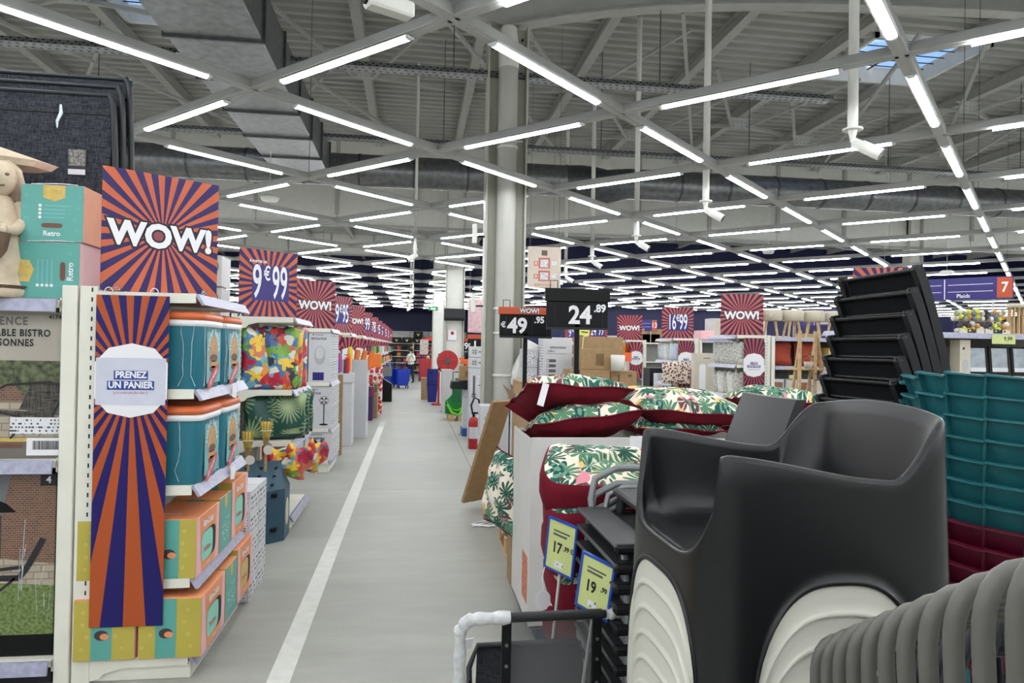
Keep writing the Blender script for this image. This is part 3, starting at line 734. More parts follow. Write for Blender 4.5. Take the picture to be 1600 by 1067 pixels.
for i in range(5):
    for j in range(2):
        tag(MB().box(-.2, .2, -.13, .13, 0, .148, .003).build('white_carton', [CARTW, ], None, (-1.27-.0*i, 5.14+j*.27, .15*i)), 'small white carton stacked on the floor behind the cooker boxes', 'box', 'white cartons stacked behind the cooker boxes')
        o = COL.objects[-1]
        decal(rect(-.115, .115, .02, .125), 'yz', .2005, LINESY, o, 'small_text'); decal(rect(-.185, .185, .02, .125), 'xz', -.1315, LINES, o, 'small_text')
tag(MB().box(-.16, .16, -.1, .1, 0, .09, .003).build('white_carton', CARTW, None, (-1.3, 5.14, .75)), 'flat white carton lying on top of the white carton stack', 'box')
# ---- long side of the first row, facing the viewer
t = thing('aisle_shelf_unit', 'cream shelving bay with garden furniture boxes beside the banner', 'shelf unit', (-1.70, YR[0], 0))
MB().box(-.075, -.002, -.01, .06, 0, 2.03, .004).build('upright', CREAM, t)
MB().box(-2.6, -.08, .5, .52, .05, 2.0).build('back_panel', PANEL, t)
MB().box(-2.6, -2.53, -.01, .06, 0, 2.03, .004).build('upright', CREAM, t)
for z in (.13, 1.14, 1.955):
    sh = MB().box(-2.52, -.08, .0, .5, z-.04, z, .003).build('shelf', CREAM, t)
    MB().prism([(-.02, z+.004), (-.035, z), (-.05, z-.062), (-.035, z-.066)], 'yz', -2.52, -.09).build('price_rail', RAIL, sh)
    MB().prism([(.0, z+.01), (0, z-.06), (.12, z-.1), (.12, z+.01)], 'yz', -.088, -.08).build('bracket', CREAM, sh)
MB().box(-2.5, -.1, .03, .45, 0, .09).build('base_kick', DARK, t)
# bistro set box with its picture
k = NT('picture_hedge', .35); co = k.coord(); k.base(k.ramp(k.noise(co, 30, 4), [(.35, lin((40, 46, 32))), (.65, lin((108, 116, 84)))])); HEDGE = k.m
def m_brick(name, c1_, c2_, mort, sc=14, plane='xz'):
    k = NT(name, .4); x, y, z = k.xyz(k.coord()); nd = k.n('CombineXYZ'); k.set(nd.inputs[0], x); k.set(nd.inputs[1], z)
    b = k.n('TexBrick'); k.set(b.inputs['Vector'], nd.outputs[0]); b.inputs['Scale'].default_value = sc
    for i_, c_ in ((1, c1_), (2, c2_), (3, mort)): b.inputs[i_].default_value = lin(c_)
    k.base(b.outputs['Color']); MATS[name] = k.m; return k.m
PAVE = m_brick('picture_paving', (178, 166, 148), (160, 148, 132), (128, 118, 104), 7); BRICKP = m_brick('picture_brick', (120, 84, 66), (98, 66, 54), (150, 136, 120), 22)
BEIGE = M('box_beige', (188, 182, 170), .4, var=.03); TAUPE = M('box_taupe', (110, 104, 98), .4, var=.03)
t = thing('bistro_set_box', 'large box picturing a woven bistro chair and table', 'box', (-2.25, 3.95, 1.142))
MB().box(-.5, .495, 0, .34, 0, .75, .004).build('carton', BEIGE, t)
decal(rect(-.5, .495, .0, .095), 'xz', -.0009, TAUPE, t, 'title_strip')
decal(rect(-.5, .495, .50, .75), 'xz', -.0009, M('box_cloud', (170, 163, 152), .4, var=.08, scale=4), t, 'heading_panel')
pc = decal(rect(-.5, .495, .095, .50), 'xz', -.0009, PAVE, t, 'picture')
decal(rect(-.5, .495, .36, .50), 'xz', -.0016, HEDGE, pc, 'picture_hedge'); decal(rect(-.5, .3, .29, .375), 'xz', -.0022, BRICKP, pc, 'picture_wall')
decal(ell(.36, .40, .12, .10, 20, 2.5), 'xz', -.0028, HEDGE, pc, 'picture_bush'); decal([(.3, .22), (.47, .22), (.49, .34), (.28, .34)], 'xz', -.0034, M('pic_pot', (92, 92, 92), .5, var=.05), pc, 'picture_pot')
WICK = m_fabric('picture_wicker', (46, 44, 42), (104, 100, 94), 120)
decal([(.1, .225), (.42, .205), (.43, .235), (.1, .25)], 'xz', -.004, WICK, pc, 'picture_seat'); decal([(.26, .25), (.42, .235), (.47, .37), (.32, .395)], 'xz', -.0042, WICK, pc, 'picture_back')
def flat_tube(pts, w_, parent, mat=INK, y=-.005):
    m = MB()
    for (a, b) in zip(pts, pts[1:]):
        d = Vector((b[0]-a[0], b[1]-a[1])); n_ = Vector((-d.y, d.x)).normalized()*w_/2
        m.add([(a[0]-n_.x, y, a[1]-n_.y), (b[0]-n_.x, y, b[1]-n_.y), (b[0]+n_.x, y, b[1]+n_.y), (a[0]+n_.x, y, a[1]+n_.y)], [(0, 1, 2, 3)])
    return m.build('picture_frame_line', mat, parent)
flat_tube([(.0, .06+.04), (.06, .19), (.12, .33), (.2, .375), (.4, .39), (.46, .37), (.47, .33), (.42, .22), (.43, .14)], .012, pc); flat_tube([(.22, .1), (.3, .2), (.12, .25)], .01, pc)
flat_tube([(-.5, .355), (.12, .355), (.16, .345)], .014, pc, TAUPE); flat_tube([(-.06, .35), (-.07, .2), (.05, .12), (.07, .04+.06)], .016, pc)
decal(ell(.07, .378, .028, .022, 12, 3), 'xz', -.005, PRINTW, pc, 'picture_cup'); decal(ell(-.06, .368, .07, .016, 14), 'xz', -.005, PINK, pc, 'picture_fruit')
decal(rect(.22, .495, .125, .21), 'xz', -.006, LINES, t, 'instruction_label'); bc = decal(rect(.30, .46, .015, .105), 'xz', -.006, PRINTW, t, 'barcode_label')
x = .33
while x < .45:
    w_ = random.choice((.002, .003, .005)); decal(rect(x, x+w_, .045, .09), 'xz', -.0074, INK, bc, 'bar'); x += w_+random.choice((.002, .003))
decal(rect(.16, .3, .085, .103), 'xz', -.005, GOLD, t, 'rating_tag'); decal(rect(.1, .28, .055, .074), 'xz', -.005, BUNB, t, 'rating_tag')
text('VALENCE', .058, TAUPE, t, (.0-.03, -.003, .70), 'S', .002, .82, align='RIGHT', name='lettering', space=1.2).location.x = .29
for w_, z, xr in (('TABLE BISTRO', .64, .40), ('2 PERSONNES', .59, .32)):
    text(w_, .05, INK, t, (xr, -.003, z), 'S', .0016, .80, align='RIGHT', space=1.15)
text('4174', .03, INK, t, (.42, -.003, .725), 'S', .001); text('ENSEMBLE COMPLET', .022, PRINTW, t, (.16, -.003, .06), 'S', .0006, 1., align='RIGHT'); text('CHAISES', .022, PRINTW, t, (.07, -.003, .035), 'S', .0006, align='RIGHT')
# garden set box below
LAWN = NT('picture_lawn', .2); LAWN.base(LAWN.ramp(LAWN.noise(LAWN.coord(), 60, 4), [(.3, lin((70, 92, 40))), (.7, lin((132, 148, 92)))])); LAWN = LAWN.m
t = thing('garden_set_box', 'large film-wrapped box picturing a parasol, folding chair and lawn', 'box', (-2.26, 3.95, .132))
MB().box(-.5, .46, 0, .36, 0, .93, .004).build('carton', BLACK, t)
pc = decal(rect(-.5, .455, .11, .93), 'xz', -.0009, LAWN, t, 'picture')
decal(rect(-.5, .455, .44, .93), 'xz', -.0016, M('pic_dusk', (104, 110, 112), .3, var=.2, scale=7), pc, 'picture_sky'); decal(rect(-.5, .2, .44, .72), 'xz', -.0022, M('pic_trees', (54, 60, 50), .3, var=.4, scale=30), pc, 'picture_trees')
decal([(.2, .44), (.455, .44), (.455, .93), (.24, .93), (.2, .72)], 'xz', -.0024, BRICKP, pc, 'picture_wall'); decal([(.12, .38), (.455, .36), (.455, .47), (.2, .5)], 'xz', -.003, PAVE, pc, 'picture_path')
decal([(-.5, .72), (.27, .735), (.22, .78), (.1, .83), (-.1, .86), (-.5, .86)], 'xz', -.0036, BLACK, pc, 'picture_parasol')
flat_tube([(.4, .6), (.33, .46), (.29, .40), (.02, .40)], .03, pc, INK); flat_tube([(.05, .4), (-.06, .2)], .012, pc); flat_tube([(.27, .4), (.0, .16)], .012, pc); flat_tube([(.12, .4), (.15, .26), (.2, .2)], .012, pc); flat_tube([(.15, .44), (.3, .455)], .018, pc)
decal(rect(.38, .455, .87, .93), 'xz', -.004, INK, t, 'corner_tab'); text('4', .05, PRINTW, t, (.42, -.006, .9), 'S', .001)
bd = decal(ell(.04, .2, .075, .07, 24), 'xz', -.005, M('badge_grey', (52, 54, 62), .4, var=0), t, 'round_badge')
for i, w_ in enumerate(('Nouveau', 'et qualité', 'améliorée')): text(w_, .03, PRINTW, bd, (.04, -.0066, .228-.028*i), 'S', .0008, .9)
text('chaises', .034, PRINTW, t, (-.03, -.003, .06), 'S', .0006)
for i in range(26):
    x = random.uniform(-.4, .44); z0 = random.uniform(.12, .5); flat_tube([(x, z0), (x+random.uniform(-.02, .03), z0+random.uniform(.08, .3))], random.uniform(.001, .003), pc, WRAP, -.0055)
# on the top shelf: statue, two turquoise boxes, folded dark chairs
def tbox(z, rotated, label):
    t = thing('cooker_box', label, 'box', (-1.85+(.0 if rotated else .012), 4.08, z), 0, 'turquoise cooker boxes on the top shelf')
    MB().box(-.15, .15, -.17, .17, 0, .29, .003).build('carton', PINK, t)
    f = decal(rect(-.148, .148, .002, .288), 'xz', -.1709, TURQ, t, 'end_panel')
    s_ = decal(rect(-.17, .17, .002, .288), 'yz', .1501, PINK if rotated else PEACH, t, 'side_panel')
    if rotated:
        decal([(-.147, .085), (-.09, .085), (-.068, .145), (-.09, .195), (-.147, .195)], 'xz', -.1718, GOLD, f, 'gold_badge'); decal(ell(.068, .14, .013, .048, 16, 4), 'xz', -.1718, BUNB, f, 'hand_hole')
        for i in range(4): decal(rect(-.053+.022*i, -.047+.022*i, .075, .2), 'xz', -.1718, TEALL, f, 'text_line'); decal(ell(-.05+.022*i, .068, .008, .008, 10), 'xz', -.1718, PRINTW, f, 'icon_dot')
        o = text('Retro', .04, PRINTW, f, (.105, -.172, .14), 'S', .001); o.rotation_euler = (PI/2, -PI/2, 0)
    else:
        decal([(-.045, .287), (.06, .287), (.06, .225), (.008, .205), (-.045, .225)], 'xz', -.1718, GOLD, f, 'gold_badge'); decal(ell(.0, .082, .05, .012, 16, 4), 'xz', -.1718, BUNB, f, 'hand_hole')
        for i in range(4): decal(rect(-.04, .06+.03*(i == 3), .12+.02*i, .126+.02*i), 'xz', -.1718, TEALL, f, 'text_line'); decal(ell(-.058, .123+.02*i, .008, .008, 10), 'xz', -.1718, PRINTW, f, 'icon_dot')
        text('Retro', .035, PRINTW, f, (0, -.172, .04), 'S', .001)
    icons(f, 'xz', -.1722, -.13, -.1, .03, .26, 4, TEALL); icons(f, 'xz', -.1722, .1, .13, .03, .26, 4, TEALL)
    MB().tube([(-.1, -.172, .29), (.0, -.178, .294), (.05, -.17, .296), (.12, -.174, .292)], .003, 6).build('film_crease', WRAP, t)
tbox(1.96, True, 'turquoise cooker box lying under its twin next to the statue'); tbox(2.252, False, 'turquoise cooker box stacked on top of its twin by the statue')
STONE = M('stone_cream', (206, 190, 166), .8, var=.12, scale=18, bump=.3); STONED = M('stone_brown', (112, 92, 74), .9, var=.15, scale=20)  # cream stone, and a browner one for basket, base and facial features
t = thing('garden_statue', 'cream stone garden statue of a girl under an umbrella with a basket', 'statue', (-2.105, 3.95, 1.96), .35); t.scale = (1.1, 1.1, 1.2)
MB().lathe([(.0, 0), (.13, 0), (.14, .03), (.12, .06), (.11, .1), (.12, .16), (.1, .28), (.075, .38), (.055, .42), (.03, .44)], n=24).build('dress', STONE, t)
MB().ball((0.01, -.03, .505), (.058, .06, .075), 18, 12).build('head', STONE, t)
h = MB()
for i in range(16):
    a = PI*(.05+.9*i/15)-PI/2
    h.tube([(math.sin(a)*.03, .0-.03*math.cos(a), .58), (math.sin(a)*.068, -.02+.0*i, .54), (math.sin(a)*.085, .03, .47), (math.sin(a)*.10, .04, .41)], [.014, .018, .016, .006], 7)
h.build('hair', STONE, t)
fc = MB().ball((-.02, -.086, .515), (.01, .006, .007), 8, 5).ball((.035, -.083, .515), (.01, .006, .007), 8, 5).tube([(-.012, -.09, .468), (.008, -.093, .465), (.028, -.089, .468)], .0045, 6)
fc.build('eyes_and_mouth', STONED, t); MB().tube([(.008, -.085, .52), (.008, -.098, .497), (.008, -.09, .49)], [.006, .011, .006], 8).build('nose', STONE, t)
for sx in (-1, 1): MB().tube([(sx*.07, 0, .40), (sx*.105, -.03, .33), (sx*.07, -.1, .28), (sx*.02, -.13, .275)], [.03, .03, .024, .02], 10).build('arm', STONE, t)
MB().lathe([(.03, 0), (.05, .03), (.062, .09), (.066, .1)], (0, -.14, .16), 16).build('basket', STONED, t)
fl = MB()
for i in range(14): fl.ball((random.uniform(-.045, .045), -.14+random.uniform(-.04, .04), .27+random.uniform(-.01, .015)), .016, 8, 5)
fl.build('basket_flowers', STONE, t)
m = MB(); n = 8
for i in range(n):
    a0, a1 = 2*PI*i/n, 2*PI*(i+1)/n
    m.add([(-.04, .08, .665), (-.04+.26*math.cos(a0), .08+.13*math.sin(a0), .60), (-.04+.26*math.cos(a1), .08+.13*math.sin(a1), .60), (-.04+.23*math.cos(a0), .08+.11*math.sin(a0), .575), (-.04+.23*math.cos(a1), .08+.11*math.sin(a1), .575), (-.04, .08, .63)], [(0, 1, 2), (1, 3, 4, 2), (5, 4, 3)])
m.build('umbrella', STONE, t); MB().cyl((0, .06, .3), (0, .06, .63), .012).build('umbrella_stick', STONE, t)
MB().lathe([(.05, .0), (.12, .02), (.15, .05)], (0, 0, 0), 18).build('stone_base', STONED, t)
DKF = m_fabric('dark_woven_fabric', (26, 28, 33), (66, 69, 76), 150)
for i in range(3):
    Y0 = 4.22+.06*i
    t = thing('folded_chair', 'dark woven folding chair back, %s of the three leaning above the statue' % ('front one', 'middle one', 'rearmost')[i], 'chair', (-2.05+.02*i, Y0, 1.96+.0*i))
    zt = 1.20+.07*i
    MB().grid(16, 10, lambda u, v: (-.95+1.28*u, .02+.12*v*v-.0, .02+(zt-.02)*v)).build('sling', DKF, t)
    for q, xx in enumerate((.335, -.96)):
        MB().tube([(xx+.055, .0, .0), (xx+.05, .02, .45), (xx+.03, .05, .8), (xx+.005, .09, zt-.18), (xx-.02, .13, zt-.05), (xx-.045, .14, zt+.01)], .016, 10).build('frame_post', DARK, t)
    MB().tube([(-.96, .14, zt), (.3, .14, zt)], .012, 8).build('top_bar', DARK, t); MB().tube([(-.96, .12, zt-.12), (.31, .12, zt-.12)], .006, 8).build('seam', BLACK, t)
    if i == 0:
        hg = MB().box(-.045, .045, -.002, .002, -.14, 0).build('hang_tag', M('tag_photo', (120, 118, 114), .4, var=.5, scale=60), t, (.16, .06, .86)); MB().box(-.045, .045, -.003, -.0022, -.11, -.09).build('tag_band', INK, hg); MB().box(-.045, .045, -.003, -.0022, -.14, -.11).build('tag_foot', CARTW, hg)
        MB().cyl((.16, .08, .86), (.17, .13, .98), .0015, n=5).build('tag_string', CARTW, t); MB().tube([(.05, .10, 1.12), (.06, .085, 1.07), (.045, .075, 1.02), (.05, .065, .98)], [.006, .01, .008, .003], 6).build('film_scrap', WRAP, t)
# ---------------------------------------------------------------- second left unit: flower bags, palm cushions, torches
shelf_unit('end_shelf_unit', 'cream shelf unit with flowered bags behind the torch display', YR[1], LX, 1, [.12, .83, 1.31, 2.0])
t = sign_board('promo_sign', 'sunburst price sign reading 9,99 above the flowered bags', (-1.40, YR[1]+.2, 2.012), math.radians(42), .62, .64); price(t, '9', '99', .64, .62); text('À PARTIR DE', .032, PRINTW, t, (-.12, -.0064, .525), 'S', .0012)
def bag_mesh(w_, h, d, mats, wob=.012):
    r = random.Random(int(w_*1000+h*77)); m = MB()
    def f(sgn):
        def g(u, v):
            a, b = abs(2*u-1), abs(2*v-1)
            th = d/2*max(0, (1-a**4)*(1-b**6))**.5
            x = (u-.5)*w_*(1-.06*(1-b)); z = v*h
            return (x+wob*math.sin(9*v+w_*30)*.6, sgn*th+wob*math.sin(7*u+5*v), z+wob*math.sin(11*u)*v)
        return g
    m.grid(14, 14, f(-1)); m.grid(14, 14, f(1))
    return m.mesh('bag', mats)
BAGF = bag_mesh(.34, .6, .17, FLOR); BAGP = bag_mesh(.36, .45, .2, PALM)
for i, (x, y, rz) in enumerate(((-1.46, 7.08, .35), (-1.27, 7.12, .2), (-1.26, 7.36, .3), (-1.25, 7.6, .4))):
    tag(link('flower_bag', BAGF, None, (x, y, 1.312), (0, 0, rz)), ('bright flowered cushion bag at the inner end, next to its twins', 'bright flowered cushion bag at the front corner of the shelf')[i] if i < 2 else 'bright flowered cushion bag in the row behind the front corner one', 'cushion', 'flowered cushion bags')
for i, (x, y, rz) in enumerate(((-1.42, 7.1, .2), (-1.2, 7.14, .35), (-1.2, 7.42, .4), (-1.2, 7.7, .4))):
    tag(link('palm_cushion', BAGP, None, (x, y, .832), (0, 0, rz)), ('dark green palm print cushion pack at the inner end of its shelf', 'dark green palm print cushion pack at the front corner')[i] if i < 2 else 'dark green palm print cushion pack behind the front corner one', 'cushion', 'palm print cushion packs')
for i, (x, y) in enumerate(((-1.3, 6.86), (-1.12, 6.9), (-1.0, 7.2))):
    tag(link('flower_garland', bag_mesh(.3, .3, .08, FLOR, .03), None, (x, y, .5), (0.2, .3, .3+.3*i)), 'bunched flowered fabric hanging behind the torch display', 'fabric', 'flowered fabric behind the torches')
tag(MB().prism([(0, 0), (.05, 0), (.045, -.12), (-.01, -.1)], 'yz', 0, .002).build('price_card', PRINTW, None, (-1.085, 7.4, 1.31)), 'white card hanging below the flowered bags', 'price card')
# torch display
BLU = M('petrol_card', (44, 78, 96), .5, var=.06); BLUD = M('petrol_card_dark', (34, 58, 72), .55, var=.06)
t = thing('torch_display', 'petrol blue floor display box for bamboo candle torches', 'display', (-1.4, 6.62, 0))
fp = [(-.3, -.17), (.17, -.17), (.29, -.05), (.29, .2), (-.3, .2)]
MB().prism(fp, 'xy', 0, .46).build('box', BLU, t)
tp_ = MB().add([(-.3, -.17, .46), (.17, -.17, .46), (.29, -.05, .46), (.29, .2, .46), (-.3, .2, .46), (-.28, .14, .68), (.20, .14, .68)], [(0, 1, 6, 5), (1, 2, 6), (2, 3, 6), (3, 4, 5, 6), (4, 0, 5)]).build('sloping_lid', BLU, t)
for i in range(3):
    for j in range(4):
        u, v = -.2+.13*j, .2+.27*i
        MB().cyl((u, -.17+.31*v, .462+.22*v), (u, -.17+.31*v-.002, .4665+.22*v), .016, n=10).build('hole', BLACK, tp_)
rnd = decal(ell(-.05, .235, .135, .135, 32), 'xz', -.1712, M('label_paper', (206, 204, 196), .5, var=.03), t, 'round_label')
for w_, z, mt, sz in (('CITRONNELLE', .26, GOLD, .032), ('BOUGIE', .215, INK, .034), ('TORCHE', .18, INK, .034), ('BAMBOU', .145, INK, .034)): text(w_, sz, mt, rnd, (-.05, -.173, z), 'S', .001)
decal([( -.05+.022*a, .31+.022*b) for a, b in HEX], 'xz', -.1722, GOLD, rnd, 'emblem')
MB().prism(ell(.07, .235, .075, .125, 20), 'yz', .2905, .292).build('round_label', MATS['label_paper'], t)
for z in (.4, .1): MB().box(.19, .235, -.155, -.1, z, z+.03, mat=Matrix.Identity(4)).build('tab_slot', BLACK, t)
BAMB = M('bamboo', (176, 148, 88), .6, var=.2, scale=30); WAX = M('yellow_wax', (216, 190, 70), .4, var=.1); TAGM = M('tag_paper', (214, 208, 196), .5, var=.03)
def torch(x, y, z, L, lean):
    t = thing('bamboo_torch', 'bamboo citronella torch with yellow wax standing in the petrol blue display', 'torch', (x, y, z), 0, 'bamboo torches')
    t.rotation_euler = (0, lean, 0)
    MB().tube([(0, 0, 0), (0, 0, L)], .013, 8).build('stick', BAMB, t)
    m = MB()
    for i in range(10):
        a = 2*PI*i/10; m.tube([(.012*math.cos(a), .012*math.sin(a), L-.02), (.042*math.cos(a), .042*math.sin(a), L+.13), (.05*math.cos(a), .05*math.sin(a), L+.2)], .006, 5)
    m.build('split_cane_cup', BAMB, t); MB().lathe([(0, L+.06), (.033, L+.06), (.045, L+.19), (0, L+.192)], n=14).build('wax_cup', WAX, t)
    MB().tube([(.045*math.cos(a), .045*math.sin(a), L+.12) for a in [2*PI*i/12 for i in range(12)]], .004, 5, True).build('binding', WHITE, t)
    MB().prism(ell(0, 0, .042, .042, 16), 'xz', -.055, -.054).build('round_tag', TAGM, t, (.03, 0, L-.05))
torch(-1.30, 6.66, .52, .33, .0); torch(-1.45, 6.66, .52, .24, -.02); torch(-1.58, 6.64, .5, .26, -.05); torch(-1.62, 6.75, .52, .3, .02)
# fan boxes on top of the second row
FANW = M('fan_box_grey', (186, 186, 186), .45, var=.04); GREY = M('print_grey', (84, 86, 92), .5, var=0); SILV = M('print_silver', (176, 178, 180), .4, var=.05)
def fan_print(p, x, z, r, y, stand=True):
    m = MB(); n = 24
    o_, i_ = ell(x, z, r, r, n), ell(x, z, r*.9, r*.9, n)
    m.add([(a, y, b) for a, b in o_]+[(a, y, b) for a, b in i_], [(q, (q+1) % n, n+(q+1) % n, n+q) for q in range(n)])
    for q in range(4):
        a = PI/4+PI/2*q; m.add([(x, y, z), (x+r*.85*math.cos(a-.3), y, z+r*.85*math.sin(a-.3)), (x+r*.85*math.cos(a+.3), y, z+r*.85*math.sin(a+.3))], [(0, 1, 2)])
    if stand:
        m.add([(x-.012, y, z-r), (x+.012, y, z-r), (x+.012, y, z-r-.06), (x-.012, y, z-r-.06)], [(0, 1, 2, 3)])
        m.add([(a, y, b) for a, b in ell(x, z-r-.065, r*.6, .014, 12)], [tuple(range(12))])
    return m.build('fan_picture', INK, p)
for i, (z, lab) in enumerate(((2.0, 'grey desk fan box lowest behind the 9,99 sign'), (2.32, 'grey desk fan box stacked upper behind the 9,99 sign'))):
    o = carton('fan_box', lab, -2.42, -1.93, 7.5, 7.85, z, z+.31, FANW, group='fan boxes stacked behind the price sign')
    fan_print(o, .13, .2, .085, -.1765); text('VENTILATEUR', .028, INK, o, (-.1, -.1765, .24), 'S', .0006)
    for q in range(3):
        decal(ell(-.1, .17-.04*q, .06, .014, 12, 5), 'xz', -.1768, GREY, o, 'feature_pill')
carton('fan_box', 'grey fan box partly hidden behind the big WOW sign', -2.95, -2.45, 7.5, 7.85, 2.0, 2.6, FANW)
carton('amber_box', 'small amber fronted box on the top shelf behind the cool boxes', -2.12, -1.95, 7.2, 7.4, 2.0, 2.12, M('amber', (196, 140, 60), .4, var=.2))
# ---- third unit: white fan boxes
shelf_unit('end_shelf_unit', 'cream shelf unit filled with white fan boxes', YR[2], LX, 1, [.16, .60, 1.23, 1.97])
t = sign_board('promo_sign', 'sunburst WOW sign above the white fan boxes', (-1.36, YR[2]+.15, 1.98), math.radians(36), .62, .66); wow(t, .66, .2)
def fan_carton(x0, x1, y0, y1, z, h, label, kind, grp):
    o = carton('fan_box', label, x0, x1, y0, y1, z, z+h, CARTW, group=grp); hx, hy = (x1-x0)/2, (y1-y0)/2
    y = -hy-.001
    text('VENTILATEUR', .042, INK, o, (-.02, y, h-.1), 'S', .001, .8); decal(ell(-hx+.06, h-.045, .01, .01, 8), 'xz', y, INK, o, 'logo_dot'); decal(rect(-hx+.08, .05, h-.05, h-.043), 'xz', y, GREY, o, 'brand_line')
    if kind == 'loop':
        rg = decal(ell(.0, h*.53, .075, .13, 24), 'xz', y-.0006, SILV, o, 'bladeless_fan_picture'); decal(ell(0, h*.58, .055, .085, 24), 'xz', y-.002, CARTW, rg, 'fan_opening'); decal(rect(-hx+.06, .06, .03, .14), 'xz', y-.0006, PURPLE, o, 'info_panel')
    elif kind == 'stand':
        fan_print(o, hx-.1, h*.66, .06, y-.0006, False); decal(rect(hx-.107, hx-.093, .06, h*.6), 'xz', y-.0006, INK, o, 'fan_pole'); decal(ell(hx-.1, .055, .06, .014, 12), 'xz', y-.0006, INK, o, 'fan_foot'); decal(rect(-hx+.03, -.02, .03, .2), 'xz', y-.0006, PURPLE, o, 'info_panel')
        for q in (0, 1): decal(ell(-hx+.07+.09*q, h*.5, .028, .032, 12), 'xz', y-.0006, INK, o, 'small_fan_picture')
    else: fan_print(o, .0, h*.55, .1, y-.0006)
    decal(rect(-hy+.03, hy-.03, .05, h-.05), 'yz', hx+.0006, LINESY, o, 'small_text')
    return o
for j in range(3):
    fan_carton(-1.42, -1.12, 10.02+.34*j, 10.34+.34*j, 1.232, .7, ('white tower fan box with an oval bladeless fan at the shelf corner' if j == 0 else 'white tower fan box in the row behind the corner one'), 'loop', 'tower fan boxes')
    fan_carton(-1.56, -1.10, 10.02+.34*j, 10.34+.34*j, .602, .58, ('white stand fan box with a black fan on a pole at the corner' if j == 0 else 'white stand fan box in the row behind the corner one'), 'stand', 'stand fan boxes')
    fan_carton(-1.45, -1.08, 10.02+.34*j, 10.34+.34*j, .162, .40, ('white desk fan box picturing a four blade fan at the corner' if j == 0 else 'white desk fan box in the row behind the corner one'), 'desk', 'desk fan boxes')
fan_carton(-1.62, -1.44, 10.02, 10.34, 1.232, .7, 'white tower fan box beside the oval fan box, near the upright', 'none', None) if False else carton('fan_box', 'plain white fan box between the oval fan box and the upright', -1.62, -1.435, 10.02, 10.34, 1.232, 1.93, CARTW)
carton('fan_box', 'plain white box beside the four blade fan box', -1.62, -1.46, 10.02, 10.34, .162, .56, CARTW)
tag(MB().box(-.06, .06, -.02, .02, 0, 1.28, .003).build('cardboard_sheet', BROWN, None, (-1.16, 11.6, 0)), 'upright brown cardboard sheet behind the fan boxes', 'cardboard')
# ---- fourth: swimming noodles in white bins
def open_bin(name, label, x0, x1, y0, y1, h, mat, lip=True, th=.012):
    t = thing(name, label, 'bin', ((x0+x1)/2, (y0+y1)/2, 0)); hx, hy = (x1-x0)/2, (y1-y0)/2
    for (a, b, c, d) in ((-hx, hx, -hy, -hy+th), (-hx, hx, hy-th, hy), (-hx, -hx+th, -hy+th, hy-th), (hx-th, hx, -hy+th, hy-th)): MB().box(a, b, c, d, 0, h, .003).build('wall', mat, t)
    MB().box(-hx+th, hx-th, -hy+th, hy-th, .02, .04).build('bottom', mat, t)
    if lip: MB().box(-hx-.02, hx+.03, -hy-.02, -hy, h-.16, h, .004).build('header', mat, t)
    return t
open_bin('noodle_bin', 'tall white bin holding the coloured swimming noodles', -1.46, -1.04, 12.62, 13.1, 1.26, CARTW)
t = open_bin('white_bin', 'tall plain white bin standing behind the noodle bin', -1.36, -.86, 13.75, 14.3, 1.48, CARTW, False)
NC = [(206, 52, 72), (186, 44, 60), (84, 96, 186), (60, 150, 120), (214, 60, 130), (40, 140, 128), (200, 40, 60), (230, 200, 60), (235, 130, 50)]
for i, c_ in enumerate(NC):
    x = -1.37+.033*i+random.uniform(-.01, .01); y = 12.68+.28*((i*5) % 9)/9; lean = random.uniform(-.03, .03); L = random.uniform(1.45, 1.7) if i != 1 else 1.95
    t = thing('swim_noodle', '%s foam swimming noodle with a paper band, standing in the white bin' % ['tall red', 'red', 'blue', 'green', 'pink', 'sea green', 'crimson', 'yellow', 'orange'][i], 'pool noodle', (x, y, .05), 0)
    t.rotation_euler = (0, lean, 0)
    MB().tube([(0, 0, 0), (0, 0, L)], .035, 14).build('foam', M('foam_%d' % i, c_, .7, var=.05), t); MB().tube([(0, 0, L*.72), (0, 0, L*.8)], .0365, 14).build('paper_band', CARTW, t)
for i in range(4):
    tag(MB().tube([(0, 0, 0), (0.02, 0, .55)], .05, 14).build('foam_roll', M('foam_y%d' % i, [(232, 214, 60), (236, 130, 46), (238, 140, 60), (232, 120, 40)][i], .6), None, (-1.22+.09*i, 13.95, 1.12), (0, .1*i, 0)), ['yellow', 'bright orange', 'pale orange', 'deep orange'][i]+' roll sticking out of the plain white bin', 'foam roll')
# ---- generic units further down with their signs
BOT = MB().lathe([(0, 0), (.04, 0), (.042, .01), (.042, .15), (.03, .19), (.014, .21), (.014, .25), (0, .25)], n=10)
BCOL = [(206, 60, 48), (60, 110, 70), (230, 180, 60), (60, 80, 150), (220, 220, 216), (214, 120, 60), (120, 50, 90), (130, 170, 90), (40, 44, 52), (90, 160, 180)]
BMS = [BOT.mesh('bottle', M('goods_%d' % i, c_, .4, var=.15, scale=30)) for i, c_ in enumerate(BCOL)]
PMS = [MB().box(-.06, .06, -.045, .045, 0, .24, .012).mesh('pack', MATS['goods_%d' % i]) for i in range(10)]
SG = {3: ('9', '95'), 4: 'WOW', 5: ('', '99'), 6: ('', '78'), 7: ('0', '95'), 8: ('', '5'), 9: ('', '75'), 10: ('', '12'), 11: 'WOW'}
NMS = {3: 'nine ninety-five', 4: 'pinkish WOW', 5: 'ninety-nine', 6: 'seventy-eight', 7: 'zero ninety-five', 8: 'lone five', 9: 'seventy-five', 10: 'dim last price', 11: 'farthest WOW'}
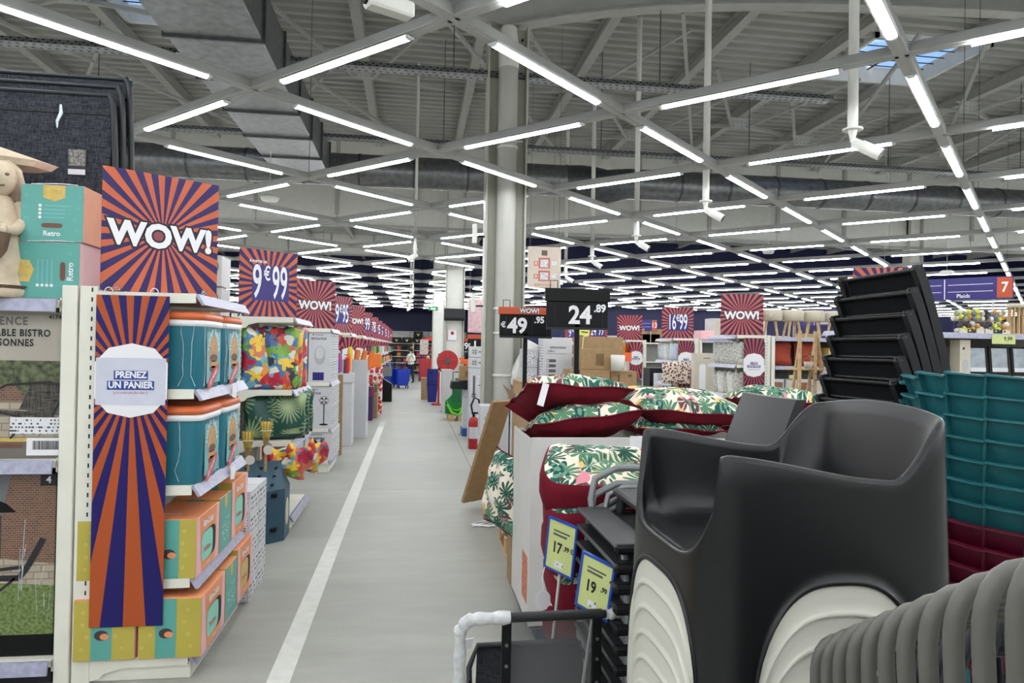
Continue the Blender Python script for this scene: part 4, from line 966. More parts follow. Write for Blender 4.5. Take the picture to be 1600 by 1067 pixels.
for i in range(3, 12):
    far = i > 8
    shelf_unit('end_shelf_unit', 'white shelf unit under the %s sign' % NMS[i], YR[i], LX, 1, [.16, .62, 1.05, 1.5, 1.97] if i > 4 else [.16, .9, 1.97], detail=False)
    t = sign_board('promo_sign', ('small sunburst sign reading %s in the long row of signs' % NMS[i]), (-1.31, YR[i]+.2, 1.98), math.radians(56 if i == 3 else 48), .60, .66, SUN if i < 4 else SUNP)
    if SG[i] == 'WOW': wow(t, .66, .2)
    else: price(t, SG[i][0], SG[i][1], .66, .6)
    bn = thing('hanging_banner', 'sunburst banner with white plaque under the %s sign' % NMS[i], 'banner', (-1.43, YR[i]-.03, 1.5))
    MB().box(-.17, .17, -.003, .003, -.75, .43).build('banner_sheet', SUNP, bn); pl = MB().prism(ell(0, 0, .17, .19, 16, 2.6), 'xz', -.006, -.003).build('plaque', PRINTW, bn); text('PRENEZ', .045, PURPLE, pl, (0, -.007, .03), 'S', .001); text('UN LOT', .045, PURPLE, pl, (0, -.007, -.03), 'S', .001)
    if i < 5: continue
    for z in (.62, 1.05, 1.5):
        for q in range(5):
            c_ = random.randrange(10); y = YR[i]+.1+.2*q
            tag(link('bottle' if (q+i) % 2 else 'packet', (BMS if (q+i) % 2 else PMS)[c_], None, (-1.19, y, z+.001), (0, 0, random.uniform(-.3, .3))), 'small coloured %s on the shelves under the %s sign' % ('bottle' if (q+i) % 2 else 'packet', NMS[i]), 'bottle' if (q+i) % 2 else 'packet', 'goods under the %s sign' % NMS[i])
    for q in range(4): tag(link('packet', PMS[random.randrange(10)], None, (-1.2-.0*q, YR[i]+.15+.24*q, .161), (0, 0, 0)), 'small coloured packet on the lowest shelf under the %s sign' % NMS[i], 'packet', 'lowest goods under the %s sign' % NMS[i])
# floor displays in front of the far units
o = carton('floor_display', 'tall white and red patterned floor display with orange goods on top', -1.12, -.78, 18.35, 18.9, 0, 1.2, m_speckle('red_speckle', (226, 224, 220), (190, 50, 60), 'xz', 9, .05), 'display'); MB().box(-.14, .14, -.2, .2, 1.2, 1.55, .01).build('orange_goods', M('goods_orange', (232, 124, 48), .5), o)
o = carton('floor_display', 'purple low display with small packets on the floor', -1.25, -.92, 16.9, 17.4, 0, .55, M('purple_card', (70, 40, 96), .5, var=.1), 'display')
o = carton('floor_display', 'brown cardboard tray behind the purple display', -1.12, -.84, 17.45, 18.0, 0, .62, BROWN, 'display')
for q in range(6): tag(link('packet', PMS[(q*3) % 10], None, (-1.15+.1*(q % 3), 17.0+.15*(q//3), .551), (0, 0, .2)), 'coloured packet standing on the purple display', 'packet', 'packets on the purple display')
for q in range(6): tag(link('bottle', BMS[(q*3+5) % 10], None, (-1.08+.1*(q % 3), 17.55+.2*(q//3), .621), (0, 0, .2)), 'coloured bottle standing in the brown tray', 'bottle', 'bottles in the brown tray')
t = thing('floor_display', 'black slanted floor stand with green and white packs beside it', 'display', (-.85, 22.9, 0)); MB().prism([(-.2, 0), (.2, 0), (.2, .55), (-.2, .8)], 'xz', -.3, .3).build('stand', BLACK, t); MB().box(-.2, .2, -.3, -.28, .8, 1.1).build('header', PANEL, t)
carton('floor_display', 'green and white striped packs stacked beside the black stand', -1.2, -1.02, 22.0, 22.6, 0, 1.05, m_speckle('green_speckle', (70, 130, 70), (220, 225, 215), 'xz', 9, .045), 'display')
# ---- shopper
def person(loc, rz):
    t = tag(link('person', None, None, loc, (0, 0, rz)), 'shopper in a white sweater and dark trousers with a shoulder bag', 'person')
    J = {'pel': (0, 0, .86), 'bel': (0, .0, 1.0), 'che': (0, 0, 1.22), 'nec': (0, -.01, 1.40), 'hed': (0, -.03, 1.50), 'top': (0, -.03, 1.60)}
    me = bpy.data.meshes.new('body'); vs = []; es = []; rad = []
    def v(p, r, par=None):
        vs.append(p); rad.append(r)
        if par is not None: es.append((par, len(vs)-1))
        return len(vs)-1
    pel = v(J['pel'], (.15, .115)); bel = v(J['bel'], (.15, .12), pel); che = v(J['che'], (.165, .125), bel); sh = v((0, 0, 1.34), (.10, .085), che); nec = v(J['nec'], (.052, .052), sh); hd = v((0, -.02, 1.475), (.07, .085), nec); v((0, -.025, 1.55), (.076, .088), hd)
    for s_ in (-1, 1):
        h = v((s_*.085, 0, .80), (.095, .1), pel); kn = v((s_*.085, -.02+.03*s_, .46), (.062, .066), h); an = v((s_*.085, .03+.08*s_, .09), (.042, .046), kn); ft = v((s_*.085, -.03+.08*s_, .035), (.038, .034), an); v((s_*.095, -.12+.08*s_, .028), (.034, .026), ft)
        a = v((s_*.17, 0, 1.31), (.07, .07), sh); e = v((s_*.235, .0, 1.08), (.055, .055), a); wr = v((s_*.10, -.2, 1.06), (.036, .036), e); hn = v((s_*.03, -.235, 1.08), (.03, .02), wr)
        for q in range(4): f1 = v((s_*(.03-.045)+.0, -.245-.006*q, 1.10-.018*q), (.0095, .0095), hn); v((s_*(.03-.085), -.24, 1.095-.018*q), (.008, .008), f1)
        th = v((s_*.03, -.26, 1.12), (.009, .009), hn); v((s_*.02, -.27, 1.145), (.008, .008), th)
    me.from_pydata(vs, es, []); o = bpy.data.objects.new('body', me); COL.objects.link(o)
    sk = o.modifiers.new('skin', 'SKIN'); sk.use_smooth_shade = True
    sv = me.skin_vertices[0].data
    for i, r in enumerate(rad): sv[i].radius = r
    sv[0].use_root = True
    sb = o.modifiers.new('sub', 'SUBSURF'); sb.levels = 2; sb.render_levels = 2
    dg = bpy.context.evaluated_depsgraph_get(); nm = bpy.data.meshes.new_from_object(o.evaluated_get(dg)); bpy.data.objects.remove(o)
    nm.materials.clear()
    SKIN = M('skin', (206, 160, 134), .6, var=.03)
    for m_ in (SKIN, M('white_sweater', (222, 220, 212), .9, var=.08, scale=30, bump=.4), M('dark_trousers', (22, 26, 46), .8, var=.1), BLACK): nm.materials.append(m_)
    for p in nm.polygons:
        c = p.center; hand = c.y < -.185 and .98 < c.z < 1.2 and abs(c.x) < .11
        p.material_index = 3 if c.z < .085 else 2 if c.z < .9 and not hand else 0 if (c.z > 1.405 or hand) else 1; p.use_smooth = True
    b = link('body', nm, t)
    MB().lathe([(.0, .115), (.05, .105), (.085, .06), (.095, .0), (.09, -.06), (.06, -.1)], (0, .012, 1.545), 18).build('hair', BLACK, t)
    fc = MB().ball((-.03, -.105, 1.53), (.012, .006, .006), 8, 5).ball((.03, -.105, 1.53), (.012, .006, .006), 8, 5).tube([(-.02, -.106, 1.465), (0, -.109, 1.463), (.02, -.106, 1.465)], .004, 6)
    fc.build('face_features', BUNB, t); MB().tube([(0, -.1, 1.53), (0, -.122, 1.5), (0, -.105, 1.495)], [.006, .011, .006], 8).build('nose', SKIN, t)
    for s_ in (-1, 1): MB().ball((s_*.083, -.02, 1.515), (.01, .02, .028), 8, 6).build('ear', SKIN, t)
    MB().tube([(.13, -.08, 1.37), (.05, -.145, 1.22), (-.08, -.14, 1.05), (-.19, -.06, .92), (-.19, .06, .92), (-.05, .14, 1.1), (.1, .08, 1.36), (.13, -.03, 1.39)], .012, 6, True).build('bag_strap', BROWND, t)
    MB().box(-.25, -.17, -.14, .12, .76, .95, .03).build('shoulder_bag', BLACK, t)
person((-.10, 34.4, 0), -.7)
# blue trolley baskets
BLUP = M('blue_plastic', (24, 62, 190), .35, var=.06)
def trolley(x, y, rz, label):
    t = thing('basket_trolley', label, 'basket', (x, y, 0), rz); n = 4
    def sh(w0, d0, z0, w1, d1, z1): return [(-w0, -d0, z0), (w0, -d0, z0), (w0, d0, z0), (-w0, d0, z0), (-w1, -d1, z1), (w1, -d1, z1), (w1, d1, z1), (-w1, d1, z1)]
    MB().add(sh(.19, .25, .12, .26, .33, .78), [(3, 2, 1, 0), (0, 1, 5, 4), (1, 2, 6, 5), (2, 3, 7, 6), (3, 0, 4, 7)]).build('tub', BLUP, t)
    MB().tube([(-.26, -.33, .78), (.26, -.33, .78), (.26, .33, .78), (-.26, .33, .78)], .02, 8, True).build('rim', BLUP, t)
    for i in range(5): MB().box(-.2-.012*i, .2+.012*i, -.29-.012*i, -.275-.012*i, .22+.1*i, .25+.1*i).build('slat', BLUP, t)
    for sx in (-1, 1):
        for sy in (-1, 1): MB().cyl((sx*.17, sy*.22, .06), (sx*.2, sy*.22, .06), .06, n=12).build('wheel', BLACK, t)
    MB().tube([(-.2, .33, .78), (-.2, .42, 1.0), (.2, .42, 1.0), (.2, .33, .78)], .016, 8).build('handle', BLUP, t)
trolley(-.42, 30.0, .2, 'bright blue basket on wheels standing in front of the other blue one'); trolley(-.85, 30.6, .5, 'bright blue basket on wheels with its handle raised behind the front one')
for i in range(9):
    t = thing('hand_basket', 'dark blue shopping basket in the tall nested stack by the red frame', 'basket', (.62, 22.8, .06*i+.0), 0, 'nested blue baskets')
    vs = [(-.13, -.19, 0), (.13, -.19, 0), (.13, .19, 0), (-.13, .19, 0), (-.17, -.24, .55), (.17, -.24, .55), (.17, .24, .55), (-.17, .24, .55)]
    MB().add(vs, [(3, 2, 1, 0), (0, 1, 5, 4), (1, 2, 6, 5), (2, 3, 7, 6), (3, 0, 4, 7)]).build('tub', M('basket_blue', (20, 34, 120), .45, var=.08), t); MB().tube([vs[4], vs[5], vs[6], vs[7]], .012, 6, True).build('rim', MATS['basket_blue'], t)
carton('brown_carton', 'brown carton on the floor behind the nested blue baskets', .28, .55, 23.6, 24.1, 0, .72, BROWN)
# ---- back wall shelving
t = thing('back_shelving', 'long white shelving along the navy back wall with black cases', 'shelf unit', (0, 46.6, 0))
for z in (.2, .7, 1.1, 1.5, 1.95): MB().box(-6, 9, -.3, .5, z-.04, z).build('shelf', WHITE, t)
for x in range(-6, 10, 3): MB().box(x-.04, x+.04, -.3, .55, 0, 2.0).build('upright', WHITE, t)
MB().box(-6, 9, .5, .54, 0, 2.0).build('back_panel', PANEL, t)
case = MB().box(-.3, .3, -.25, .25, 0, .38, .02).prism([(-.1, .3), (-.02, .22), (.02, .22), (.1, .3), (.06, .14), (0, .08), (-.06, .14)], 'xz', -.26, -.25, 1).mesh('tool_case', [BLACK, M('emblem_yellow', (190, 190, 110), .5, var=0)])
for i in range(9): tag(link('tool_case', case, None, (-2.4+.66*i, 46.6, 1.951)), 'black case with a pale winged emblem on the back wall top shelf', 'case', 'black cases on the back wall')
tag(link('tool_case', case, None, (.3, 46.6, 2.333)), 'black case stacked on top of the other black cases', 'case')
for z in (.2, .7, 1.1, 1.5):
    for i in range(13): tag(MB().box(-.13, .13, -.15, .15, 0, .27, .02).build('dark_box', [BLACK, DARK, MATS['goods_0'], MATS['goods_5'], BROWND][(i*3+int(z*10)) % 5], None, (-2.6+.42*i, 46.55, z+.001)), 'small dark box on the middle shelves of the back wall', 'box', 'small boxes on the back wall')
# red and blue promotional pallet
t = thing('promo_pallet', 'red and blue promotional pallet display with a red canopy', 'display', (.75, 36.5, 0))
MB().box(-.42, .42, -.4, .4, 0, 1.15, .01).build('crate', M('red_card', (170, 40, 46), .5, var=.1), t); MB().box(-.45, -.425, -.41, .41, 0, 1.4).build('side_panel', PURPLE, t); MB().box(-.42, .0, -.42, -.405, 1.35, 2.1).build('poster', M('poster_photo', (190, 176, 168), .5, var=.3, scale=12), t)
MB().prism([(-.42, 2.1), (.9, 2.5), (.9, 2.05), (.1, 2.05)], 'xz', -.38, -.36).build('canopy', M('canopy_red', (196, 44, 52), .6, var=.05), t); MB().cyl((.4, 0, 1.1), (.4, 0, 2.2), .02).build('canopy_pole', STEELW, t)
for i in range(5): MB().ball((-.3+.15*i, -.3, 1.2+.05*(i % 2)), .1, 10, 7).build('ball', [PURPLE, MATS['red_card'], GOLD][i % 3], t)
tag(MB().box(-.2, .2, -.02, .02, 0, .16, .005).box(-.15, -.146, -.002, .002, .16, ROOF-3.27).box(.146, .15, -.002, .002, .16, ROOF-3.27).prism([(-.1, .04), (.06, .04), (.06, .02), (.12, .07), (.06, .12), (.06, .1), (-.1, .1)], 'xz', -.024, -.02, 1).build('exit_sign', [M('exit_green', (36, 140, 84), .4, var=0), PRINTW], None, (.78, 29.5, 3.25)), 'green emergency exit sign hanging by the far column', 'sign')
# ---------------------------------------------------------------- middle of the hall
RED = M('signal_red', (168, 28, 34), .4, var=.06); GREEN = M('green_plastic', (30, 120, 68), .35, var=.06); LIME = M('lime_plastic', (112, 214, 52), .3, var=.05); ORG = M('orange_plastic', (240, 108, 52), .4, var=.05)
# hose reel and speaker on the second column
t = thing('hose_reel', 'round red fire hose reel on the second column', 'hose reel', (.95, 19.75, 1.36)); 
MB().tube([(0, -.02, 0), (0, .02, 0)], .29, 32).build('front_disc', RED, t); MB().tube([(0, .16, 0), (0, .2, 0)], .29, 32).build('rear_disc', RED, t)
MB().tube([(.25*math.cos(a), .09, .25*math.sin(a)) for a in [2*PI*i/24 for i in range(24)]], .05, 8, True).build('hose', BLACK, t); MB().tube([(0, -.05, 0), (0, -.02, 0)], .085, 16).build('hub', GALVD, t); MB().box(-.02, .2, -.03, .58, -.04, .04).build('axle_bracket', RED, t)
for i in range(5): a = 2*PI*i/5; MB().box(-.008, .008, -.024, -.02, .1, .26, mat=Matrix.Rotation(a, 4, 'Y')).build('spoke_rib', M('rib_red', (196, 60, 50), .4, var=0), t)
MB().tube([(-.25, .09, -.2), (-.1, .05, -.36), (.3, .0, -.3), (.6, 0, -.2)], .018, 8).build('hose_tail', BLACK, t)
tag(MB().box(-.3, .3, -.16, .0, 0, .34, .02).box(-.26, .26, -.165, -.155, .02, .08, mi=1).build('wall_speaker', [DARK, BLACK], None, (1.14, 20.24, 2.5)), 'black speaker box fixed to the hose reel column', 'speaker')
tag(MB().box(-.12, .12, -.004, .0, 0, .3).prism(ell(0, .2, .05, .05), 'xz', -.006, -.004, 1).build('fire_notice', [PRINTW, RED], None, (1.1, 20.4, 1.95)), 'white notice with red pictograms under the black speaker', 'notice')
tag(MB().box(-.35, .35, -.004, .004, 0, 1.0).cyl((-.3, 0, 1), (-.3, 0, ROOF-2.24), .003, n=5).cyl((.3, 0, 1), (.3, 0, ROOF-2.24), .003, n=5).build('far_poster', M('pink_poster', (214, 180, 186), .5, var=.15, scale=9), None, (1.95, 21.2, 2.2)), 'pale pink poster hanging behind the speaker column', 'poster')
for i, (x0, z0, h) in enumerate(((.55, 0, 1.15), (.85, 0, 1.05))):
    carton('steel_rack_box', 'flat grey packed box leaning beside the hose reel, %s' % ('slim left one', 'wider right one')[i], x0+.22, x0+.5, 19.0, 19.5, z0, h, FANW)
t = thing('red_stand', 'red metal stand with hooks beside the nested blue baskets', 'stand', (.78, 21.6, 0)); MB().box(-.03, .03, -.03, .03, 0, 1.55).box(-.2, .2, -.25, .25, 0, .04).build('post', RED, t)
for i in range(5): MB().tube([(0, 0, 1.0+.12*i), (.0, -.2, 1.0+.12*i), (0, -.22, 1.05+.12*i)], .008, 6).build('hook', STEELW, t)
# green rocker on its pallet
def pallet(x, y, label, w_=1.2, d=.8, rz=0.):
    t = thing('pallet', label, 'pallet', (x, y, 0), rz)
    for q in range(5): MB().box(-w_/2, w_/2, -d/2+q*(d-.1)/4, -d/2+q*(d-.1)/4+.1, .122, .144, .002).build('plank', WOOD, t)
    for q in (-1, 0, 1):
        MB().box(q*(w_/2-.07)-.07, q*(w_/2-.07)+.07, -d/2, d/2, 0, .022, .002).build('plank', WOOD, t)
        for r_ in (-1, 0, 1): MB().box(q*(w_/2-.07)-.07, q*(w_/2-.07)+.07, r_*(d/2-.05)-.05, r_*(d/2-.05)+.05, .022, .122, .002).build('block', WOOD, t)
    return t
pallet(1.15, 17.2, 'small wooden pallet under the green toys', .6, .7)
t = thing('toy_rocker', 'lime green plastic rocking seat leaning on the pallet', 'toy', (1.06, 16.98, .25))
MB().grid(20, 8, lambda u, v: (-.24+.48*u, -.1+.2*v, .0+.30*abs(2*u-1)**2.2*(1.15 if u > .5 else .75)-.05+.05*abs(2*v-1))).grid(20, 8, lambda u, v: (-.24+.48*u, -.1+.2*v, -.11+.30*abs(2*u-1)**2.2*(1.05 if u > .5 else .65)-.03)).build('seat_shell', LIME, t)
MB().tube([(-.24, -.11, .14), (-.12, -.11, -.06), (.05, -.11, -.1), (.24, -.11, .22)], .03, 8).build('rim', LIME, t)
t = thing('toy_slide', 'dark green plastic toy standing behind the lime seat', 'toy', (1.05, 17.3, .146)); MB().prism([(-.26, 0), (.3, 0), (.3, .35), (.15, .42), (.12, .85), (-.02, .85), (-.06, .5), (-.26, .3)], 'xz', -.15, .15).build('body', GREEN, t); MB().box(-.1, .12, -.17, -.15, .3, .75, .02).build('step_panel', M('green_dark', (22, 96, 56), .4, var=.05), t)
# white cartons stack with trays
for i in range(5):
    o = carton('white_carton', 'white carton in the stack beside the extinguisher', 1.0, 1.42, 14.05, 14.5, .15+.155*i, .30+.155*i, CARTW, group='white cartons beside the extinguisher'); decal(rect(-.12, .15, .03, .12), 'xz', -.2262, FANW, o, 'label')
carton('blue_crate', 'blue plastic crate beneath the white carton stack', .98, 1.40, 14.0, 14.5, 0, .148, M('crate_blue', (40, 84, 150), .5, var=.1))
t = thing('black_tray', 'wide black garden tray lying on the white cartons', 'tray', (1.1, 14.25, .93)); MB().add([(-.35, -.3, .0), (.35, -.3, 0), (.35, .3, 0), (-.35, .3, 0), (-.2, -.18, .02), (.3, -.18, .02), (.3, .2, .02), (-.2, .2, .02), (-.33, -.25, .14), (.35, -.25, .16), (.35, .28, .16), (-.33, .28, .14)], [(0, 1, 9, 8), (1, 2, 10, 9), (2, 3, 11, 10), (3, 0, 8, 11), (8, 9, 10, 11), (0, 3, 2, 1)]).build('tray', BLACK, t)
o = carton('brown_carton', 'brown carton resting on the black tray', .92, 1.38, 14.1, 14.5, 1.1, 1.38, BROWN); decal(rect(-.12, .1, .06, .18), 'xz', -.2008, BROWND, o, 'print')
t = thing('orange_scoop', 'bright orange plastic scoop lying on the brown carton', 'toy', (1.14, 14.2, 1.382)); MB().prism([(-.24, .16), (-.16, .16), (-.12, .13), (.2, .15), (.22, .0), (-.05, .0), (-.14, .05), (-.22, .03), (-.2, .1)], 'xz', -.08, .08).build('scoop', ORG, t)
for i in range(4):
    z0, z1 = ((.0, .72), (.72, 1.36), (1.37, 1.56), (1.57, 1.77))[i]
    o = carton('fan_carton', 'tall white fan carton %s in the column side stack' % ('at the bottom', 'second', 'third', 'on top')[i], 1.06, 1.38, 13.3, 13.75, z0, z1, CARTW, group='fan cartons stacked by the piped column')
    fan_print(o, -.08, (z1-z0)*.5 if i > 1 else (z1-z0)*.2, .05, -.2262, False); decal(rect(-.0, .14, (z1-z0)*.5-.012, (z1-z0)*.5+.012), 'xz', -.2262, GREY, o, 'print_line')
    if i < 2: decal(rect(-.1, -.06, .1, .5), 'xz', -.2262, GREY, o, 'print_line'); decal(rect(-.02, .12, .25, .5), 'xz', -.2262, LINES, o, 'small_text')
# fire extinguisher
t = thing('fire_extinguisher', 'red fire extinguisher with a black hose on the floor', 'extinguisher', (1.06, 12.3, 0))
MB().lathe([(0, 0), (.085, 0), (.09, .02), (.09, .45), (.07, .52), (.03, .55)], n=20).build('cylinder', RED, t); MB().cyl((0, 0, .55), (0, 0, .62), .022).box(-.02, .1, -.02, .02, .6, .63).build('valve', BLACK, t)
MB().tube([(-.02, -.02, .6), (-.05, -.03, .75), (.0, -.05, .88), (.08, -.05, .85), (.11, -.04, .6), (.10, -.03, .35)], .016, 8).build('hose', BLACK, t); MB().grid(10, 2, lambda u, v: (.0915*math.cos(-PI*.85+PI*.7*u), .0915*math.sin(-PI*.85+PI*.7*u), .18+.2*v)).build('label', CARTW, t)
# air cooler cartons
def cooler(x0, x1, y0, y1, z0, z1, label, pills=4, word='3 EN 1', grp=None, head=True):
    o = carton('air_cooler_carton', label, x0, x1, y0, y1, z0, z1, CARTW, group=grp); hx, hy, h = (x1-x0)/2, (y1-y0)/2, z1-z0; y = -hy-.001
    if head: text('REFROIDISSEUR', .036, INK, o, (.0, y, h*.86), 'S', .0008, .85); text(word, .036, INK, o, (-hx*.45, y, h*.81), 'S', .0008); decal(rect(-hx*.8, hx*.6, h*.775, h*.78), 'xz', y, GREY, o, 'line')
    for q in range(pills): decal(ell(-hx*.45, h*.68-.066*q, hx*.33, .02, 14, 5), 'xz', y, GREY, o, 'feature_pill'); decal(ell(-hx*.68, h*.68-.066*q, .015, .015, 10), 'xz', y-.001, CARTW, o, 'pill_dot')
    decal(rect(0, hx*.85, h*.2, h*.7), 'xz', y, M('print_pale', (196, 198, 204), .5, var=.05), o, 'picture'); decal(rect(-hy*.8, hy*.8, .1, h-.1), 'yz', -hx-.0008, LINESY, o, 'small_text')
    return o
pallet(1.65, 9.55, 'wooden pallet under the white air cooler cartons', 1.6, .7)
cooler(.90, 1.28, 9.4, 9.75, .146, .98, 'white air cooler carton standing at the aisle corner of the pallet')
cooler(1.30, 1.66, 9.4, 9.75, .146, .98, 'white air cooler carton second from the aisle corner')
for i in range(3): o = carton('white_carton', 'white narrow carton in the stack against the piped column', 1.46, 1.66, 9.42, 9.75, 1.0+.25*i, 1.245+.25*i, CARTW, group='narrow white cartons by the column'); decal(rect(-.07, .07, .04, .2), 'xz', -.166, LINES, o, 'small_text')
cooler(1.68, 2.06, 9.1, 9.5, .95, 1.90, 'tall white air cooler carton with a column of grey pills', 7); carton('white_carton', 'white carton under the tall air cooler carton', 1.68, 2.06, 9.1, 9.5, 0, .948, CARTW)
carton('brown_carton', 'brown carton supporting the heater cartons', 1.9, 2.6, 8.6, 9.05, 0, 1.1, BROWN)
o = carton('brown_carton', 'brown carton with a grey oval print and black edge tape', 1.92, 2.42, 8.55, 9.0, 1.102, 1.50, BROWN); decal(ell(.13, .2, .05, .12, 18), 'xz', -.226, GREY, o, 'oval_print'); decal(rect(-.15, -.135, 0, .398), 'xz', -.226, INK, o, 'edge_tape'); text('GB', .05, INK, o, (-.2, -.2262, .2), 'S')
o = carton('brown_carton', 'brown carton on top, with a dark printed band', 2.06, 2.44, 8.6, 9.0, 1.502, 1.76, BROWN); decal(rect(.0, .1, .05, .2), 'xz', -.201, BROWND, o, 'print')
o = carton('brown_carton', 'brown carton with printed symbols beside the oval print one', 2.44, 2.78, 8.6, 9.0, 1.102, 1.49, BROWN); text('IIII', .05, INK, o, (.08, -.2012, .33), 'S'); decal(rect(-.08, -.05, .1, .34), 'xz', -.201, BROWND, o, 'print')
carton('brown_carton', 'brown carton behind the yellow price note', 2.3, 2.9, 9.6, 10.1, 1.5, 1.93, BROWN); carton('brown_carton', 'brown carton base behind the oval print carton', 2.1, 2.9, 9.6, 10.1, 0, 1.498, BROWN)
tag(MB().box(-.07, .07, -.003, .003, 0, .1).box(-.005, .005, -.0, .003, -.9, 0).box(-.04, .05, -.004, -.003, .04, .055, mi=1).build('price_note', [M('note_yellow', (222, 226, 120), .6, var=.03), INK], None, (2.2, 9.05, 1.93), (0, .1, 0)), 'small yellow price note above the air cooler carton', 'price card')
tag(MB().lathe([(.0, 0), (.08, 0), (.09, .18), (.08, .19), (0, .19)], n=16).build('white_pot', WHITE, None, (2.5, 8.5, 1.5)), 'white pot on the symbol printed brown carton', 'pot')
# leaning cardboard
t = thing('leaning_cardboard', 'long brown cardboard box leaning over the aisle edge', 'cardboard', (.66, 7.75, .08)); ang = math.atan2(.40, 1.02)
b = MB().box(-.02, .02, -.14, .14, 0, 1.2, .003).build('board', BROWN, t, (0, 0, 0), (0, ang, .0)); b.rotation_euler = (0, ang, -.9)
t.rotation_euler = (0, 0, 0)
decal(rect(-.1, .09, .62, .82), 'yz', -.021, m_lines('brown_print', (160, 132, 96), (96, 74, 50), 'yz', 26, .4), b, 'print'); MB().cyl((-.015, .02, -.0), (-.015, .06, -.0), .022, n=12).build('red_castor', RED, b)
m = MB()
for i in range(6):
    y = 7.0+.03*i; pts = [(.62+.08*q, y+.07*math.sin(q*1.3+i*1.1), .008+.006*((q+i) % 2)+.02*(q == 3)) for q in range(6)]; m.tube(pts, .0065, 5)
tag(m.build('packing_strap', PRINTW, None, (-.02, -.1, 0)), 'tangle of white packing straps on the floor', 'strap')
# pallet and cartons behind the cushion bin
pallet(1.5, 7.55, 'wooden pallet under the open brown carton near the leaning cardboard', 1.2, .9)
def open_carton(x0, x1, y0, y1, z0, z1, mat, label, flaps=True, inner=None, fl=.22):
    t = thing('open_carton', label, 'carton', ((x0+x1)/2, (y0+y1)/2, z0)); hx, hy, h = (x1-x0)/2, (y1-y0)/2, z1-z0
    for (a, b, c, d) in ((-hx, hx, -hy, -hy+.008), (-hx, hx, hy-.008, hy), (-hx, -hx+.008, -hy, hy), (hx-.008, hx, -hy, hy)): MB().box(a, b, c, d, 0, h).build('wall', mat, t)
    MB().box(-hx, hx, -hy, hy, 0, .01).build('bottom', mat, t)
    if flaps:
        MB().add([(-hx, -hy, h), (-hx, hy, h), (-hx-.12, hy, h+fl), (-hx-.12, -hy, h+fl*.85)], [(0, 1, 2, 3)]).build('flap', mat, t); MB().add([(-hx, hy, h), (hx, hy, h), (hx, hy+.1, h+fl), (-hx, hy+.1, h+fl)], [(0, 1, 2, 3)]).build('flap', mat, t)
    return t
open_carton(.93, 1.6, 5.6, 6.4, .146, 1.2, BROWN, 'open brown carton with raised flaps behind the white bin')
pallet(1.3, 6.0, 'wooden pallet under the open brown carton with raised flaps', 1.0, .9)
o = carton('table_carton', 'long brown carton marked TABLE with a white barcode label', 1.0, 2.0, 6.55, 7.1, 1.13, 1.44, BROWN); lb = decal(rect(.28, .36, .06, .22), 'xz', -.276, PRINTW, o, 'label'); decal(rect(.29, .35, .16, .18), 'xz', -.277, INK, lb, 'bar')
o = carton('table_carton', 'brown carton printed TABLE in pale letters under the labelled one', 1.0, 2.0, 6.5, 7.1, .84, 1.128, BROWN)
x_ = text('TABLE', .10, M('pale_kraft', (206, 188, 158), .7, var=0), o, (.12, -.302, .17), 'S', .002); x_.rotation_euler = (PI/2, PI, 0)
decal(ell(.4, .17, .05, .02, 14, 4), 'xz', -.302, MATS['pale_kraft'], o, 'pill')
carton('table_carton', 'brown carton at the bottom of the TABLE stack', 1.0, 2.0, 6.5, 7.1, .146, .838, BROWN)
# price masts
def mast(x, y, z0, zb, w_, h, label, euro, big, small, header, hcol, rz=0.):
    t = thing('price_mast', label, 'price sign', (x, y, z0), rz); zb -= z0
    MB().box(-.018, .018, -.012, .012, 0, zb+.02).build('pole', BLACK, t); MB().box(-.12, .12, -.12, .12, 0, .012).build('foot', BLACK, t)
    fr = MB().box(-w_/2, w_/2, -.012, .012, zb, zb+h, .004).build('panel', BLACK, t)
    for q in (-.19, .06, .2, .32): MB().box(q*w_/.5-.0, q*w_/.5+.004, -.0145, -.012, zb+.01, zb+h-.02).build('digit_slot', DARK, fr)
    MB().box(-w_/2-.012, w_/2+.012, -.02, .012, zb+h, zb+h+header, .004).build('header', hcol, t)
    MB().tube([(-w_/2+.03, 0, zb+h+header), (-w_/2+.03, 0, zb+h+header+.06), (-w_/2+.09, 0, zb+h+header+.06), (-w_/2+.09, 0, zb+h+header)], .004, 6).build('wire_hook', BLACK, t)
    MB().box(-w_/2, w_/2, -.03, -.012, zb-.02, zb+.0).build('lower_ledge', DARK, t)
    cz = zb+h*.5
    if euro: text('€', h*.35, PRINTW, t, (-w_*.43, -.016, cz-.0), 'S', .002)
    text(big, h*.98, PRINTW, t, (-w_*.16 if euro else w_*.04, -.016, cz-.01), 'S', .006, .95, 'digits'); text(small, h*.42, PRINTW, t, (w_*.26 if euro else w_*.36, -.016, cz+h*.25), 'S', .003, .95, 'digits')
    return t
t = mast(1.28, 5.5, .2, 1.925, .50, .20, 'tall black price mast reading 24.89', False, '24', '.89', .105, BLACK)
t = mast(.97, 6.15, 0.2, 1.86, .46, .185, 'black price mast reading 49.95 with an orange WOW strip', True, '49', '.95', .065, ORANGE)
for dy, mt, of in ((-.0212, INK, .007), (-.0222, PRINTW, .002)): text('WOW!', .058, mt, t, (.03, dy, 1.86-.2+.185+.032), 'S', of, .95)
for x, y in ((1.28, 5.5), (.97, 6.15)): carton('mast_base', 'small carton carrying the foot of the %s' % ('tall all-black price mast' if x > 1 else 'price mast with orange strip'), x-.16, x+.16, y-.14, y+.14, 0.0, .2, BROWND)
for i, (x, y, a, b, w_) in enumerate(((1.5, 16.5, '€', '19.95', 'first'), (1.85, 24, '', '.95', 'second'))):
    t = mast(x, y, 0, 1.65, .5, .3, 'black far price mast standing beyond the piped column, the %s one' % w_, True, ('1', '9')[i], '.95', .1, ORANGE)
